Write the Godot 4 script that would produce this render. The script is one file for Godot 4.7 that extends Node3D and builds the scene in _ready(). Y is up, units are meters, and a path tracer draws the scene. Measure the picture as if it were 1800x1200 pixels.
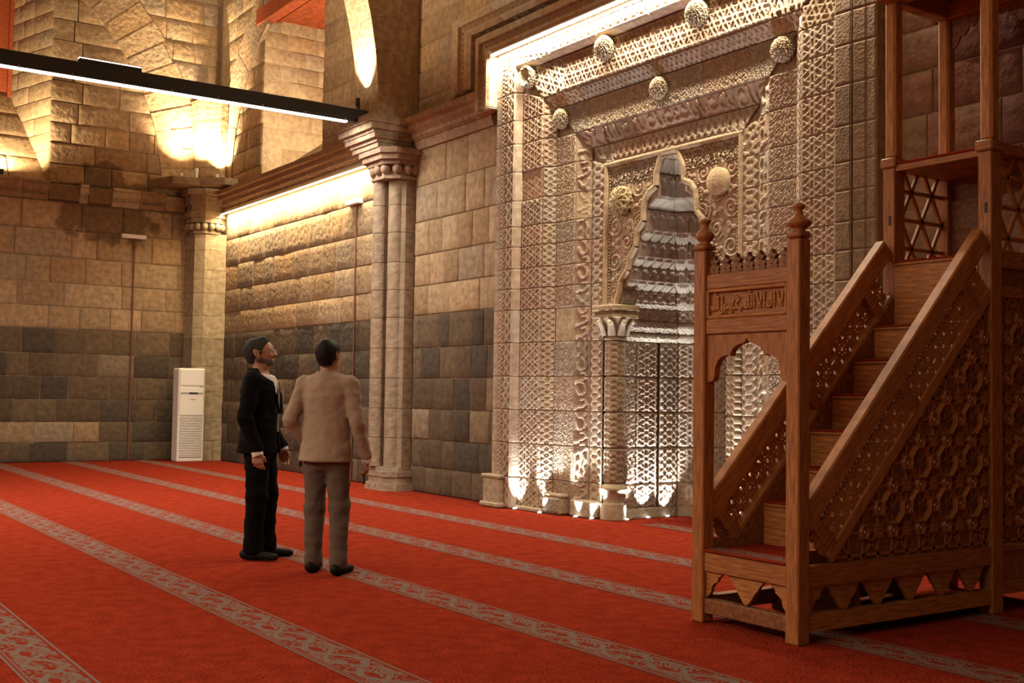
extends Node3D
# A stone prayer hall: carved prayer niche, wooden pulpit, red carpet, two visitors.

const CAM_F := 2015.86
const WALL_Z := -8.14      # prayer wall
const WALL_X := -22.6      # far end wall
const PIER_X0 := -15.05    # transverse arch and its pier
const PIER_X1 := -14.38
const XC := -9.12          # centre line of the prayer niche
const COURSES := [0.0, 0.36, 0.75, 1.17, 1.60, 2.03, 2.50, 2.92, 3.36, 3.84, 4.36, 4.90]
const UPPER := [5.24, 5.62, 6.02, 6.40, 6.80, 7.20, 7.58, 7.98, 8.38, 8.80, 9.25]

var rng := RandomNumberGenerator.new()
var nz := FastNoiseLite.new()
var M := {}
var tiles := {}
var taken := {}


# Collects faces; quad() takes its corners counter-clockwise seen from outside.
class MB:
	var v := PackedVector3Array()
	var n := PackedVector3Array()
	var c := PackedColorArray()
	var uv := PackedVector2Array()
	var ix := PackedInt32Array()
	var col := Color(1, 1, 1)
	var tr := Transform3D()
	var coloured := false
	var mapped := false

	func vert(p: Vector3, nn: Vector3, t := Vector2()) -> int:
		v.append(tr * p)
		n.append((tr.basis * nn).normalized())
		if coloured: c.append(col)
		if mapped: uv.append(t)
		return v.size() - 1

	func tri(a: Vector3, b: Vector3, d: Vector3) -> void:
		var nn := (b - a).cross(d - a).normalized()
		var i := vert(a, nn)
		vert(b, nn)
		vert(d, nn)
		ix.append_array([i, i + 2, i + 1])

	func quad(a: Vector3, b: Vector3, d: Vector3, e: Vector3) -> void:
		var nn := (d - a).cross(e - b).normalized()
		var i := vert(a, nn, Vector2(0, 0))
		vert(b, nn, Vector2(1, 0))
		vert(d, nn, Vector2(1, 1))
		vert(e, nn, Vector2(0, 1))
		ix.append_array([i, i + 2, i + 1, i, i + 3, i + 2])

	# box with chamfered edges, 44 triangles
	func box(m: Vector3, s: Vector3, b := 0.006) -> void:
		var h := s * 0.5
		b = minf(b, minf(h.x, minf(h.y, h.z)) * 0.6)
		var P := func(sx: float, sy: float, sz: float, ax: int) -> Vector3:
			var q := Vector3(sx * (h.x - b), sy * (h.y - b), sz * (h.z - b))
			if ax == 0: q.x = sx * h.x
			elif ax == 1: q.y = sy * h.y
			else: q.z = sz * h.z
			return m + q
		for s1 in [-1.0, 1.0]:
			var f: float = s1
			var x := [P.call(f, -1, -f, 0), P.call(f, 1, -f, 0), P.call(f, 1, f, 0), P.call(f, -1, f, 0)]
			quad(x[3], x[0], x[1], x[2])
			var y := [P.call(-1, f, f, 1), P.call(1, f, f, 1), P.call(1, f, -f, 1), P.call(-1, f, -f, 1)]
			quad(y[0], y[1], y[2], y[3])
			var z := [P.call(-f, -1, f, 2), P.call(f, -1, f, 2), P.call(f, 1, f, 2), P.call(-f, 1, f, 2)]
			quad(z[0], z[1], z[2], z[3])
		for sa in [-1.0, 1.0]:
			for sb in [-1.0, 1.0]:
				_edge(m, P.call(sa, sb, -1, 0), P.call(sa, sb, 1, 0), P.call(sa, sb, 1, 1), P.call(sa, sb, -1, 1))
				_edge(m, P.call(sa, -1, sb, 0), P.call(sa, 1, sb, 0), P.call(sa, 1, sb, 2), P.call(sa, -1, sb, 2))
				_edge(m, P.call(-1, sa, sb, 1), P.call(1, sa, sb, 1), P.call(1, sa, sb, 2), P.call(-1, sa, sb, 2))
				for sc in [-1.0, 1.0]:
					var a: Vector3 = P.call(sa, sb, sc, 0)
					var bb: Vector3 = P.call(sa, sb, sc, 1)
					var d: Vector3 = P.call(sa, sb, sc, 2)
					if (bb - a).cross(d - a).dot(a - m) < 0: tri(a, d, bb)
					else: tri(a, bb, d)

	func _edge(m: Vector3, a: Vector3, b: Vector3, d: Vector3, e: Vector3) -> void:
		if (d - a).cross(e - b).dot((a + d) * 0.5 - m) < 0: quad(a, e, d, b)
		else: quad(a, b, d, e)

	# polygon in the xy plane (any winding), from z0 up to z1
	func prism(poly: PackedVector2Array, z0: float, z1: float) -> void:
		var p := poly.duplicate()
		if Geometry2D.is_polygon_clockwise(p): p.reverse()
		var t := Geometry2D.triangulate_polygon(p)
		for k in range(0, t.size(), 3):
			var a := p[t[k]]
			var b := p[t[k + 1]]
			var d := p[t[k + 2]]
			if (b - a).cross(d - a) < 0:
				var w := b
				b = d
				d = w
			tri(Vector3(a.x, a.y, z1), Vector3(b.x, b.y, z1), Vector3(d.x, d.y, z1))
			tri(Vector3(a.x, a.y, z0), Vector3(d.x, d.y, z0), Vector3(b.x, b.y, z0))
		for k in p.size():
			var a := p[k]
			var b := p[(k + 1) % p.size()]
			quad(Vector3(a.x, a.y, z0), Vector3(b.x, b.y, z0), Vector3(b.x, b.y, z1), Vector3(a.x, a.y, z1))

	# (radius, height) profile from bottom to top round the y axis at m
	func lathe(prof: Array, m := Vector3.ZERO, seg := 20, a0 := 0.0, a1 := TAU) -> void:
		var base := v.size()
		for k in prof.size():
			var d: Vector2 = prof[mini(k + 1, prof.size() - 1)] - prof[maxi(k - 1, 0)]
			for j in seg + 1:
				var a := a0 + (a1 - a0) * j / seg
				var o := Vector3(cos(a), 0, sin(a))
				vert(m + o * prof[k].x + Vector3(0, prof[k].y, 0), o * d.y + Vector3(0, -d.x, 0), Vector2(float(j) / seg, float(k) / (prof.size() - 1)))
		for k in prof.size() - 1:
			for j in seg:
				var i := base + k * (seg + 1) + j
				ix.append_array([i, i + 1, i + seg + 2, i, i + seg + 2, i + seg + 1])

	func tube(path: Array, r0: float, r1 := -1.0, seg := 8, flat := 1.0, fdir := Vector3.UP) -> void:
		if r1 < 0: r1 = r0
		var base := v.size()
		var side := Vector3.ZERO
		for k in path.size():
			var d: Vector3 = (path[mini(k + 1, path.size() - 1)] - path[maxi(k - 1, 0)]).normalized()
			if side == Vector3.ZERO:
				side = d.cross(fdir)
				if side.length() < 0.05: side = d.cross(Vector3.RIGHT)
			side = (side - d * side.dot(d)).normalized()
			var up := side.cross(d)
			var r := lerpf(r0, r1, float(k) / maxi(1, path.size() - 1))
			for j in seg:
				var a := TAU * j / seg
				var o := side * cos(a) + up * sin(a) * flat
				vert(path[k] + o * r, side * cos(a) * flat + up * sin(a))
		for k in path.size() - 1:
			for j in seg:
				var i := base + k * seg + j
				var i2 := base + k * seg + (j + 1) % seg
				ix.append_array([i, i2 + seg, i + seg, i, i2, i2 + seg])
		for e in [0, path.size() - 1]:
			for j in range(1, seg - 1):
				var i: int = base + e * seg
				if e == 0: ix.append_array([i, i + j + 1, i + j])
				else: ix.append_array([i, i + j, i + j + 1])

	# open profile of (out, y) points run from a to b, outwards along o; caps both ends
	func run(prof: Array, a: Vector3, b: Vector3, o: Vector3) -> void:
		for k in prof.size() - 1:
			var p: Vector2 = prof[k]
			var q: Vector2 = prof[k + 1]
			var A := a + o * p.x + Vector3(0, p.y, 0)
			var B := b + o * p.x + Vector3(0, p.y, 0)
			var D := b + o * q.x + Vector3(0, q.y, 0)
			var E := a + o * q.x + Vector3(0, q.y, 0)
			var want := (o * (q.y - p.y) + Vector3(0, p.x - q.x, 0))
			if (D - A).cross(E - B).dot(want) < 0: quad(A, E, D, B)
			else: quad(A, B, D, E)
		var poly := PackedVector2Array(prof)
		var t := Geometry2D.triangulate_polygon(poly)
		for k in range(0, t.size(), 3):
			for e in 2:
				var m: Vector3 = a if e == 0 else b
				var w := (a - b) if e == 0 else (b - a)
				var q := []
				for z in 3:
					var g := poly[t[k + z]]
					q.append(m + o * g.x + Vector3(0, g.y, 0))
				if (q[1] - q[0]).cross(q[2] - q[0]).dot(w) < 0: tri(q[0], q[2], q[1])
				else: tri(q[0], q[1], q[2])

	# normals from the faces themselves, for surfaces whose relief was pushed out afterwards
	func resmooth() -> void:
		var s := PackedVector3Array()
		s.resize(v.size())
		for k in range(0, ix.size(), 3):
			var q := (v[ix[k + 2]] - v[ix[k]]).cross(v[ix[k + 1]] - v[ix[k]])
			for j in 3: s[ix[k + j]] += q
		for k in v.size(): n[k] = s[k].normalized() if s[k].length() > 1e-12 else n[k]

	func mesh() -> ArrayMesh:
		var a := []
		a.resize(Mesh.ARRAY_MAX)
		a[Mesh.ARRAY_VERTEX] = v
		a[Mesh.ARRAY_NORMAL] = n
		if coloured: a[Mesh.ARRAY_COLOR] = c
		if mapped: a[Mesh.ARRAY_TEX_UV] = uv
		a[Mesh.ARRAY_INDEX] = ix
		var m := ArrayMesh.new()
		m.add_surface_from_arrays(Mesh.PRIMITIVE_TRIANGLES, a)
		return m


func mb(coloured := false, col := Color.WHITE) -> MB:
	var b := MB.new()
	b.coloured = coloured
	b.col = col
	return b


func numbered(called: String) -> String:
	var k: int = taken.get(called, 0)
	taken[called] = k + 1
	return called if k == 0 else "%s_%03d" % [called, k]


func put(called: String, mesh: Mesh, mat: Material, parent: Node, label := "") -> MeshInstance3D:
	var o := MeshInstance3D.new()
	o.mesh = mesh
	o.material_override = mat
	o.name = called if parent != self else numbered(called)
	parent.add_child(o, true)
	if label: o.set_meta("label", label)
	return o


func part(called: String, b: MB, mat: Material, parent: Node, label := "") -> MeshInstance3D:
	return put(called, b.mesh(), mat, parent, label)


func tag(o: Node, label: String, category: String, group := "") -> void:
	o.set_meta("label", label)
	o.set_meta("category", category)
	if group: o.set_meta("group", group)


func thing(called: String, label: String, category: String, at := Vector3.ZERO, group := "") -> Node3D:
	var o := Node3D.new()
	o.name = numbered(called)
	add_child(o)
	o.position = at
	tag(o, label, category, group)
	return o


func structure(called: String, label := "", at := Vector3.ZERO) -> Node3D:
	var o := Node3D.new()
	o.name = called
	add_child(o)
	o.position = at
	o.set_meta("kind", "structure")
	if label: o.set_meta("label", label)
	return o


func group_part(called: String, parent: Node) -> Node3D:
	var o := Node3D.new()
	o.name = called
	parent.add_child(o, true)
	return o


func lin(r: float, g: float, b: float) -> Color:
	return Color(r, g, b).linear_to_srgb()


func sm(a: float, b: float, x: float) -> float:
	return smoothstep(a, b, x)


# light levels
const E_CORNICE := 32.0
const E_NICHE := 40.0
const E_BEAM := 75.0
const E_UP := 60.0
const E_ARCH := 20.0
const E_CORNER := 24.0
const E_SILL := 20.0
const E_FLOOR := 5.0
const E_FILL := 112.0  # added fill lamp behind the viewer, downward
const E_FILL_UP := 165.0  # same added lamp, upward


func _ready() -> void:
	rng.seed = 20240
	nz.seed = 4
	nz.frequency = 0.05
	# camera: eye at 1.4 m, aimed along the hall towards the far left corner
	var cam := Camera3D.new()
	cam.name = "camera"
	add_child(cam)
	cam.transform = Transform3D(Basis(Vector3(0.56578434, 0.01517931, -0.82441353), Vector3(0.02904798, 0.99884299, 0.0383262), Vector3(0.82404144, -0.04563191, 0.5646888)).orthonormalized(), Vector3(0, 1.4, 0))
	cam.fov = rad_to_deg(2.0 * atan(600.0 / CAM_F))
	cam.near = 0.05
	cam.far = 200.0
	cam.current = true
	var we := WorldEnvironment.new()
	we.name = "environment"
	var env := Environment.new()
	env.background_mode = Environment.BG_COLOR
	env.background_color = Color(0, 0, 0)
	env.tonemap_mode = Environment.TONE_MAPPER_LINEAR
	env.tonemap_exposure = 0.93
	env.sdfgi_enabled = true
	env.ssao_enabled = true
	env.ssil_enabled = true
	we.environment = env
	add_child(we)
	make_materials()
	build_lamps()
	build_hall()
	build_niche()
	build_minbar()
	build_fittings()
	build_people()
	print("done ", Time.get_ticks_msec())


# ---------------------------------------------------------------- materials
func noise_image(size: int, freq: float, oct: int, seed_: int, lo: Color, hi: Color, stretch := Vector2.ONE, kind := FastNoiseLite.TYPE_SIMPLEX_SMOOTH) -> Image:
	var f := FastNoiseLite.new()
	f.seed = seed_
	f.noise_type = kind
	f.frequency = freq
	f.fractal_octaves = oct
	var g := f.get_seamless_image(size, size)
	g.convert(Image.FORMAT_RGB8)
	var im := Image.create(size, size, false, Image.FORMAT_RGB8)
	for y in size:
		for x in size:
			im.set_pixel(x, y, lo.lerp(hi, g.get_pixel(int(x * stretch.x) % size, int(y * stretch.y) % size).r))
	return im


func tex(im: Image) -> ImageTexture:
	im.generate_mipmaps()
	return ImageTexture.create_from_image(im)


func bump(size: int, freq: float, oct: int, seed_: int, strength: float) -> ImageTexture:
	var f := FastNoiseLite.new()
	f.seed = seed_
	f.frequency = freq
	f.fractal_octaves = oct
	var g := f.get_seamless_image(size, size)
	g.convert(Image.FORMAT_RGBA8)
	g.bump_map_to_normal_map(strength)
	return tex(g)


func flat(col: Color, rough := 0.8, metal := 0.0) -> StandardMaterial3D:
	var m := StandardMaterial3D.new()
	m.albedo_color = col
	m.roughness = rough
	m.metallic = metal
	return m


func triplanar(m: StandardMaterial3D, scale: Vector3, world := true) -> StandardMaterial3D:
	m.uv1_triplanar = true
	m.uv1_world_triplanar = world
	m.uv1_scale = scale
	return m


func glow(col: Color, energy: float) -> StandardMaterial3D:
	var m := flat(Color(0.9, 0.9, 0.88), 0.5)
	m.emission_enabled = true
	m.emission = col
	m.emission_energy_multiplier = energy
	return m


func make_materials() -> void:
	var grain := tex(noise_image(512, 0.014, 6, 3, Color(0.74, 0.72, 0.69), Color(1.0, 1.0, 1.0)))
	var rough_n := bump(256, 0.035, 5, 9, 7.0)
	var fine_n := bump(256, 0.09, 3, 12, 3.0)
	var st := flat(Color.WHITE, 0.92)
	st.vertex_color_use_as_albedo = true
	st.albedo_texture = grain
	st.normal_enabled = true
	st.normal_texture = rough_n
	st.normal_scale = 0.35
	M.stone = triplanar(st, Vector3.ONE * 0.9)
	var cv := flat(Color.WHITE, 0.85)
	cv.vertex_color_use_as_albedo = true
	cv.albedo_texture = grain
	cv.normal_enabled = true
	cv.normal_texture = fine_n
	cv.normal_scale = 0.4
	M.carve = triplanar(cv, Vector3.ONE * 1.3)
	var mo := flat(lin(0.42, 0.32, 0.21), 0.95)
	mo.albedo_texture = grain
	M.mortar = triplanar(mo, Vector3.ONE * 1.7)
	var pl := flat(lin(0.46, 0.35, 0.23), 0.92)
	pl.albedo_texture = grain
	pl.normal_enabled = true
	pl.normal_texture = rough_n
	pl.normal_scale = 0.35
	M.plaster = triplanar(pl, Vector3.ONE * 0.6)
	# wood: long streaks, one grain for uprights and one for level pieces
	var streak := noise_image(512, 0.012, 4, 21, Color(0.66, 0.61, 0.56), Color(1, 1, 1))
	var gv := tex(streak)
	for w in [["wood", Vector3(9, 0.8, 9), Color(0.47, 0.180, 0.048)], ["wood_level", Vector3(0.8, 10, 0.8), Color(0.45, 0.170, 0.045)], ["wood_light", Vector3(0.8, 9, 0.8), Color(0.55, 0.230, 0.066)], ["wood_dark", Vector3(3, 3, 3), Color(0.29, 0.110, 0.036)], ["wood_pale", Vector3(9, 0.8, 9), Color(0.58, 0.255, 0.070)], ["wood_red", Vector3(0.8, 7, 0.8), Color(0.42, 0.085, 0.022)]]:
		var m := flat(lin(w[2].r, w[2].g, w[2].b), 0.55)
		m.albedo_texture = gv
		M[w[0]] = triplanar(m, w[1], false)
	var pile := tex(noise_image(512, 0.02, 5, 31, Color(0.84, 0.82, 0.80), Color(1, 1, 1)))
	var pile_n := bump(256, 0.25, 2, 33, 3.0)
	var cp := flat(lin(0.265, 0.0335, 0.0165), 1.0)
	cp.metallic_specular = 0.0
	cp.albedo_texture = pile
	cp.normal_enabled = true
	cp.normal_texture = pile_n
	cp.normal_scale = 0.5
	M.carpet = triplanar(cp, Vector3.ONE * 0.55)
	var sr := flat(Color.WHITE, 1.0)
	sr.metallic_specular = 0.0
	sr.albedo_texture = tex(stripe_image())
	M.stripe = sr
	M.black = flat(lin(0.012, 0.012, 0.013), 0.5)
	M.soot = flat(lin(0.006, 0.006, 0.007), 0.6)
	M.white_plastic = flat(lin(0.72, 0.71, 0.68), 0.45)
	M.grey_plastic = flat(lin(0.32, 0.32, 0.31), 0.5)
	M.screen = flat(lin(0.02, 0.03, 0.04), 0.2)
	M.green = flat(lin(0.25, 0.5, 0.12), 0.5)
	M.cable = flat(lin(0.16, 0.06, 0.03), 0.7)
	M.dot = flat(lin(0.55, 0.50, 0.42), 0.4)
	M.steel = flat(lin(0.4, 0.4, 0.4), 0.35, 0.8)
	M.led_white = glow(Color(1.0, 0.96, 0.9), 9.0)
	M.led_warm = glow(Color(1.0, 0.86, 0.62), 8.0)
	M.led_spot = glow(Color(0.95, 0.97, 1.0), 14.0)


# the woven floral border of the prayer rows: grey vine on red, thin grey edges
func stripe_image() -> Image:
	var W := 768
	var H := 320
	var im := Image.create(W, H, false, Image.FORMAT_RGB8)
	var red := lin(0.215, 0.031, 0.017)
	var grey := lin(0.185, 0.138, 0.120)
	var flowers := [[0.25, 0.30, 0.20], [0.75, 0.70, 0.20], [0.0, 0.52, 0.13], [1.0, 0.52, 0.13], [0.5, 0.48, 0.13], [0.10, 0.80, 0.11], [0.60, 0.20, 0.11], [0.40, 0.80, 0.12], [0.90, 0.20, 0.12], [0.27, 0.74, 0.10], [0.77, 0.26, 0.10]]
	for y in H:
		var v := (y + 0.5) / H
		for x in W:
			var u := (x + 0.5) / W
			var k := 0.0
			if v < 0.05 or v > 0.95: k = 1.0
			elif v > 0.885 and v < 0.915: k = 1.0
			elif v < 0.87 and v > 0.08:
				var w := 0.48 + 0.27 * sin(TAU * u)
				if absf(v - w) < 0.075: k = 1.0
				var w2 := 0.48 - 0.29 * sin(TAU * u + 0.5)
				if absf(v - w2) < 0.055: k = 1.0
				var w3 := 0.48 + 0.36 * sin(TAU * 2.0 * u + 1.0)
				if absf(v - w3) < 0.034: k = 1.0
				for f in flowers:
					var d := Vector2((u - f[0]) * 2.3, v - f[1])
					var r := d.length()
					if r > f[2]: continue
					var a := d.angle()
					var petal: float = f[2] * (0.74 + 0.26 * cos(a * 6.0))
					if r < petal:
						k = 1.0
						var q: float = r / petal
						if (q > 0.48 and q < 0.64) or q < 0.14: k = 0.0
					elif r < petal * 1.12: k = 0.0
			if k == 0.0 and v > 0.09 and v < 0.86 and sin(u * TAU * 9.0 + 4.0 * sin(v * 9.0)) * sin(v * 24.0 + 3.0 * sin(u * TAU * 4.0)) > 0.30: k = 1.0
			var j := nz.get_noise_2d(x * 11.0, y * 11.0) * 0.16
			im.set_pixel(x, y, red.lerp(grey, k) * (0.96 + j))
	return im


# ---------------------------------------------------------------- masonry
const TAN := [Color(0.49, 0.360, 0.222), Color(0.45, 0.320, 0.190), Color(0.52, 0.390, 0.248), Color(0.41, 0.288, 0.172), Color(0.47, 0.335, 0.208), Color(0.43, 0.332, 0.232), Color(0.49, 0.335, 0.186)]
const BASALT := [Color(0.122, 0.088, 0.056), Color(0.098, 0.074, 0.050), Color(0.150, 0.106, 0.064), Color(0.080, 0.064, 0.048), Color(0.132, 0.092, 0.055), Color(0.170, 0.120, 0.072)]
const ROSE := [Color(0.28, 0.155, 0.105), Color(0.21, 0.090, 0.062), Color(0.24, 0.115, 0.080), Color(0.19, 0.075, 0.055), Color(0.31, 0.19, 0.125)]


func pick(a: Array) -> Color:
	var c: Color = a[rng.randi() % a.size()]
	return c * rng.randf_range(0.80, 1.10)


# One block: a rough face with worn edges that fall back into the joint. T: x along the wall, y up, z out of it.
func block_mesh(T: Transform3D, u0: float, u1: float, v0: float, v1: float, col: Color, rough: float, proud: float, stain := false) -> ArrayMesh:
	var b := mb(true, col)
	var step := 0.045 if stain else 0.11
	var us := edge_steps(u0, u1, step)
	var vs := edge_steps(v0, v1, step)
	var seed_ := rng.randf() * 400.0
	var nu := us.size()
	var nv := vs.size()
	var H := PackedFloat32Array()
	var tilt := rng.randf_range(-0.012, 0.012)
	for j in nv:
		for i in nu:
			var rim := 0
			if i == 0 or i == nu - 1 or j == 0 or j == nv - 1: rim = 2
			elif i == 1 or i == nu - 2 or j == 1 or j == nv - 2: rim = 1
			var h = proud + rough * (nz.get_noise_3d(us[i] * 55.0, vs[j] * 55.0, seed_) + 0.5 * nz.get_noise_3d(us[i] * 160.0, vs[j] * 160.0, seed_ + 9.0)) + tilt * (us[i] - u0)
			if rim == 2: h = -0.03
			elif rim == 1: h -= 0.003
			H.append(h)
	for j in nv:
		for i in nu:
			var a := H[j * nu + maxi(i - 1, 0)]
			var d := H[j * nu + mini(i + 1, nu - 1)]
			var e := H[maxi(j - 1, 0) * nu + i]
			var f := H[mini(j + 1, nv - 1) * nu + i]
			var nn := Vector3(-(d - a) / maxf(0.004, us[mini(i + 1, nu - 1)] - us[maxi(i - 1, 0)]), -(f - e) / maxf(0.004, vs[mini(j + 1, nv - 1)] - vs[maxi(j - 1, 0)]), 1.0)
			if stain: b.col = col * stain_at(us[i], vs[j])
			b.tr = T
			b.vert(Vector3(us[i], vs[j], H[j * nu + i]), nn)
	for j in nv - 1:
		for i in nu - 1:
			var q := j * nu + i
			b.ix.append_array([q, q + nu + 1, q + 1, q, q + nu, q + nu + 1])
	return b.mesh()


func edge_steps(a: float, b: float, step: float) -> Array:
	var out := [a, a + 0.008]
	var k := maxi(1, int((b - a) / step))
	for i in range(1, k): out.append(lerpf(a, b, float(i) / k))
	out.append_array([b - 0.008, b])
	return out


# water mark on the end wall; u runs along -z there
func stain_at(u: float, v: float) -> Color:
	var d := Vector2((u - 5.95) / 1.05, (v - 4.75) / 0.62).length()
	d = minf(d, Vector2((u - 5.9) / 0.45, (v - 5.45) / 0.42).length() + 0.1)
	d = minf(d, Vector2((u - 6.55) / 0.28, (v - 5.2) / 0.30).length() + 0.1)
	d += nz.get_noise_2d(u * 45.0, v * 45.0) * 0.45
	var k := 1.0 - sm(0.86, 0.96, d)
	return Color.WHITE.lerp(Color(0.46, 0.41, 0.36), k)


# Rows of blocks between u_from and u_to; holes are [u0, u1, v0, v1] where no block stands.
func masonry(parent: Node, T: Transform3D, ys: Array, u_from: float, u_to: float, wmin: float, wmax: float, tone: Callable, rough: float, holes := [], stain := false) -> void:
	for r in ys.size() - 1:
		var v0: float = ys[r]
		var v1: float = ys[r + 1]
		var u := u_from
		var spans := []
		var cuts := [[u_from, u_to]]
		for h in holes:
			if (v0 + v1) * 0.5 > h[2] and (v0 + v1) * 0.5 < h[3]:
				var nxt := []
				for c in cuts:
					if h[1] <= c[0] or h[0] >= c[1]:
						nxt.append(c)
						continue
					if h[0] - c[0] > 0.05: nxt.append([c[0], h[0]])
					if c[1] - h[1] > 0.05: nxt.append([h[1], c[1]])
				cuts = nxt
		for c in cuts:
			u = c[0]
			var first := true
			while u < c[1] - 0.01:
				var w := rng.randf_range(wmin, wmax)
				if first: w *= rng.randf_range(0.5, 1.0)
				first = false
				var e := minf(u + w, c[1])
				if c[1] - e < wmin * 0.5: e = c[1]
				spans.append([u, e])
				u = e
		for s in spans:
			var col: Color = tone.call((s[0] + s[1]) * 0.5, (v0 + v1) * 0.5)
			var rg: float = rough * rng.randf_range(0.5, 1.5)
			put("stone_block", block_mesh(T, s[0] + 0.004, s[1] - 0.004, v0 + 0.004, v1 - 0.004, col, rg, rng.randf_range(0.004, 0.016), stain and v0 > 3.8 and v0 < 6.0), M.stone, parent)


# Wedge stones of a wall arch about (cu, cv) in the wall's own plane, standing a little proud.
func voussoirs(parent: Node, T: Transform3D, cu: float, cv: float, r0: float, r1: float, a0: float, a1: float, count: int, depth: float, tones: Array) -> void:
	for k in count:
		var a := lerpf(a0, a1, float(k) / count) + 0.004
		var e := lerpf(a0, a1, float(k + 1) / count) - 0.004
		var b := mb(true, pick(tones))
		b.tr = T
		var ro := r1 + rng.randf_range(-0.06, 0.06)
		b.prism(PackedVector2Array([Vector2(cu + cos(a) * r0, cv + sin(a) * r0), Vector2(cu + cos(a) * ro, cv + sin(a) * ro), Vector2(cu + cos(e) * ro, cv + sin(e) * ro), Vector2(cu + cos(e) * r0, cv + sin(e) * r0)]), -0.02, depth + rng.randf_range(0, 0.012))
		part("voussoir", b, M.stone, parent)


func slab(called: String, lo: Vector3, hi: Vector3, mat: Material, parent: Node) -> MeshInstance3D:
	var b := mb()
	b.box((lo + hi) * 0.5, (hi - lo).abs(), 0.004)
	return part(called, b, mat, parent)


func build_hall() -> void:
	# floor slab under the carpet, ceiling, and the two walls behind the camera
	var fl := structure("floor", "stone floor under the red carpet")
	slab("floor_slab", Vector3(WALL_X - 0.6, -0.3, -8.1), Vector3(6.4, -0.012, 9.6), M.mortar, fl)
	slab("niche_floor", Vector3(-10.9, -0.3, -10.3), Vector3(-7.3, -0.012, -8.1), M.mortar, fl)
	var ce := structure("ceiling", "stone ceiling high above the hall")
	slab("ceiling_slab", Vector3(WALL_X - 2.6, 12.6, -10.6), Vector3(6.4, 13.0, 9.6), M.plaster, ce)
	var wr := structure("wall_right", "stone wall at the right end of the hall")
	slab("wall_core", Vector3(6.0, 0, -8.6), Vector3(6.4, 12.6, 9.6), M.plaster, wr)
	var wk := structure("wall_rear", "stone wall behind the viewer")
	slab("wall_core", Vector3(WALL_X - 0.6, 0, 9.2), Vector3(6.4, 12.6, 9.6), M.plaster, wk)
	build_end_wall()
	build_prayer_wall()
	build_arch()
	build_carpet()


func tone_wall(u: float, v: float) -> Color:
	if v < 2.5: return pick(BASALT) if rng.randf() > 0.10 else pick(TAN) * 0.62
	return pick(TAN)


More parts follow.
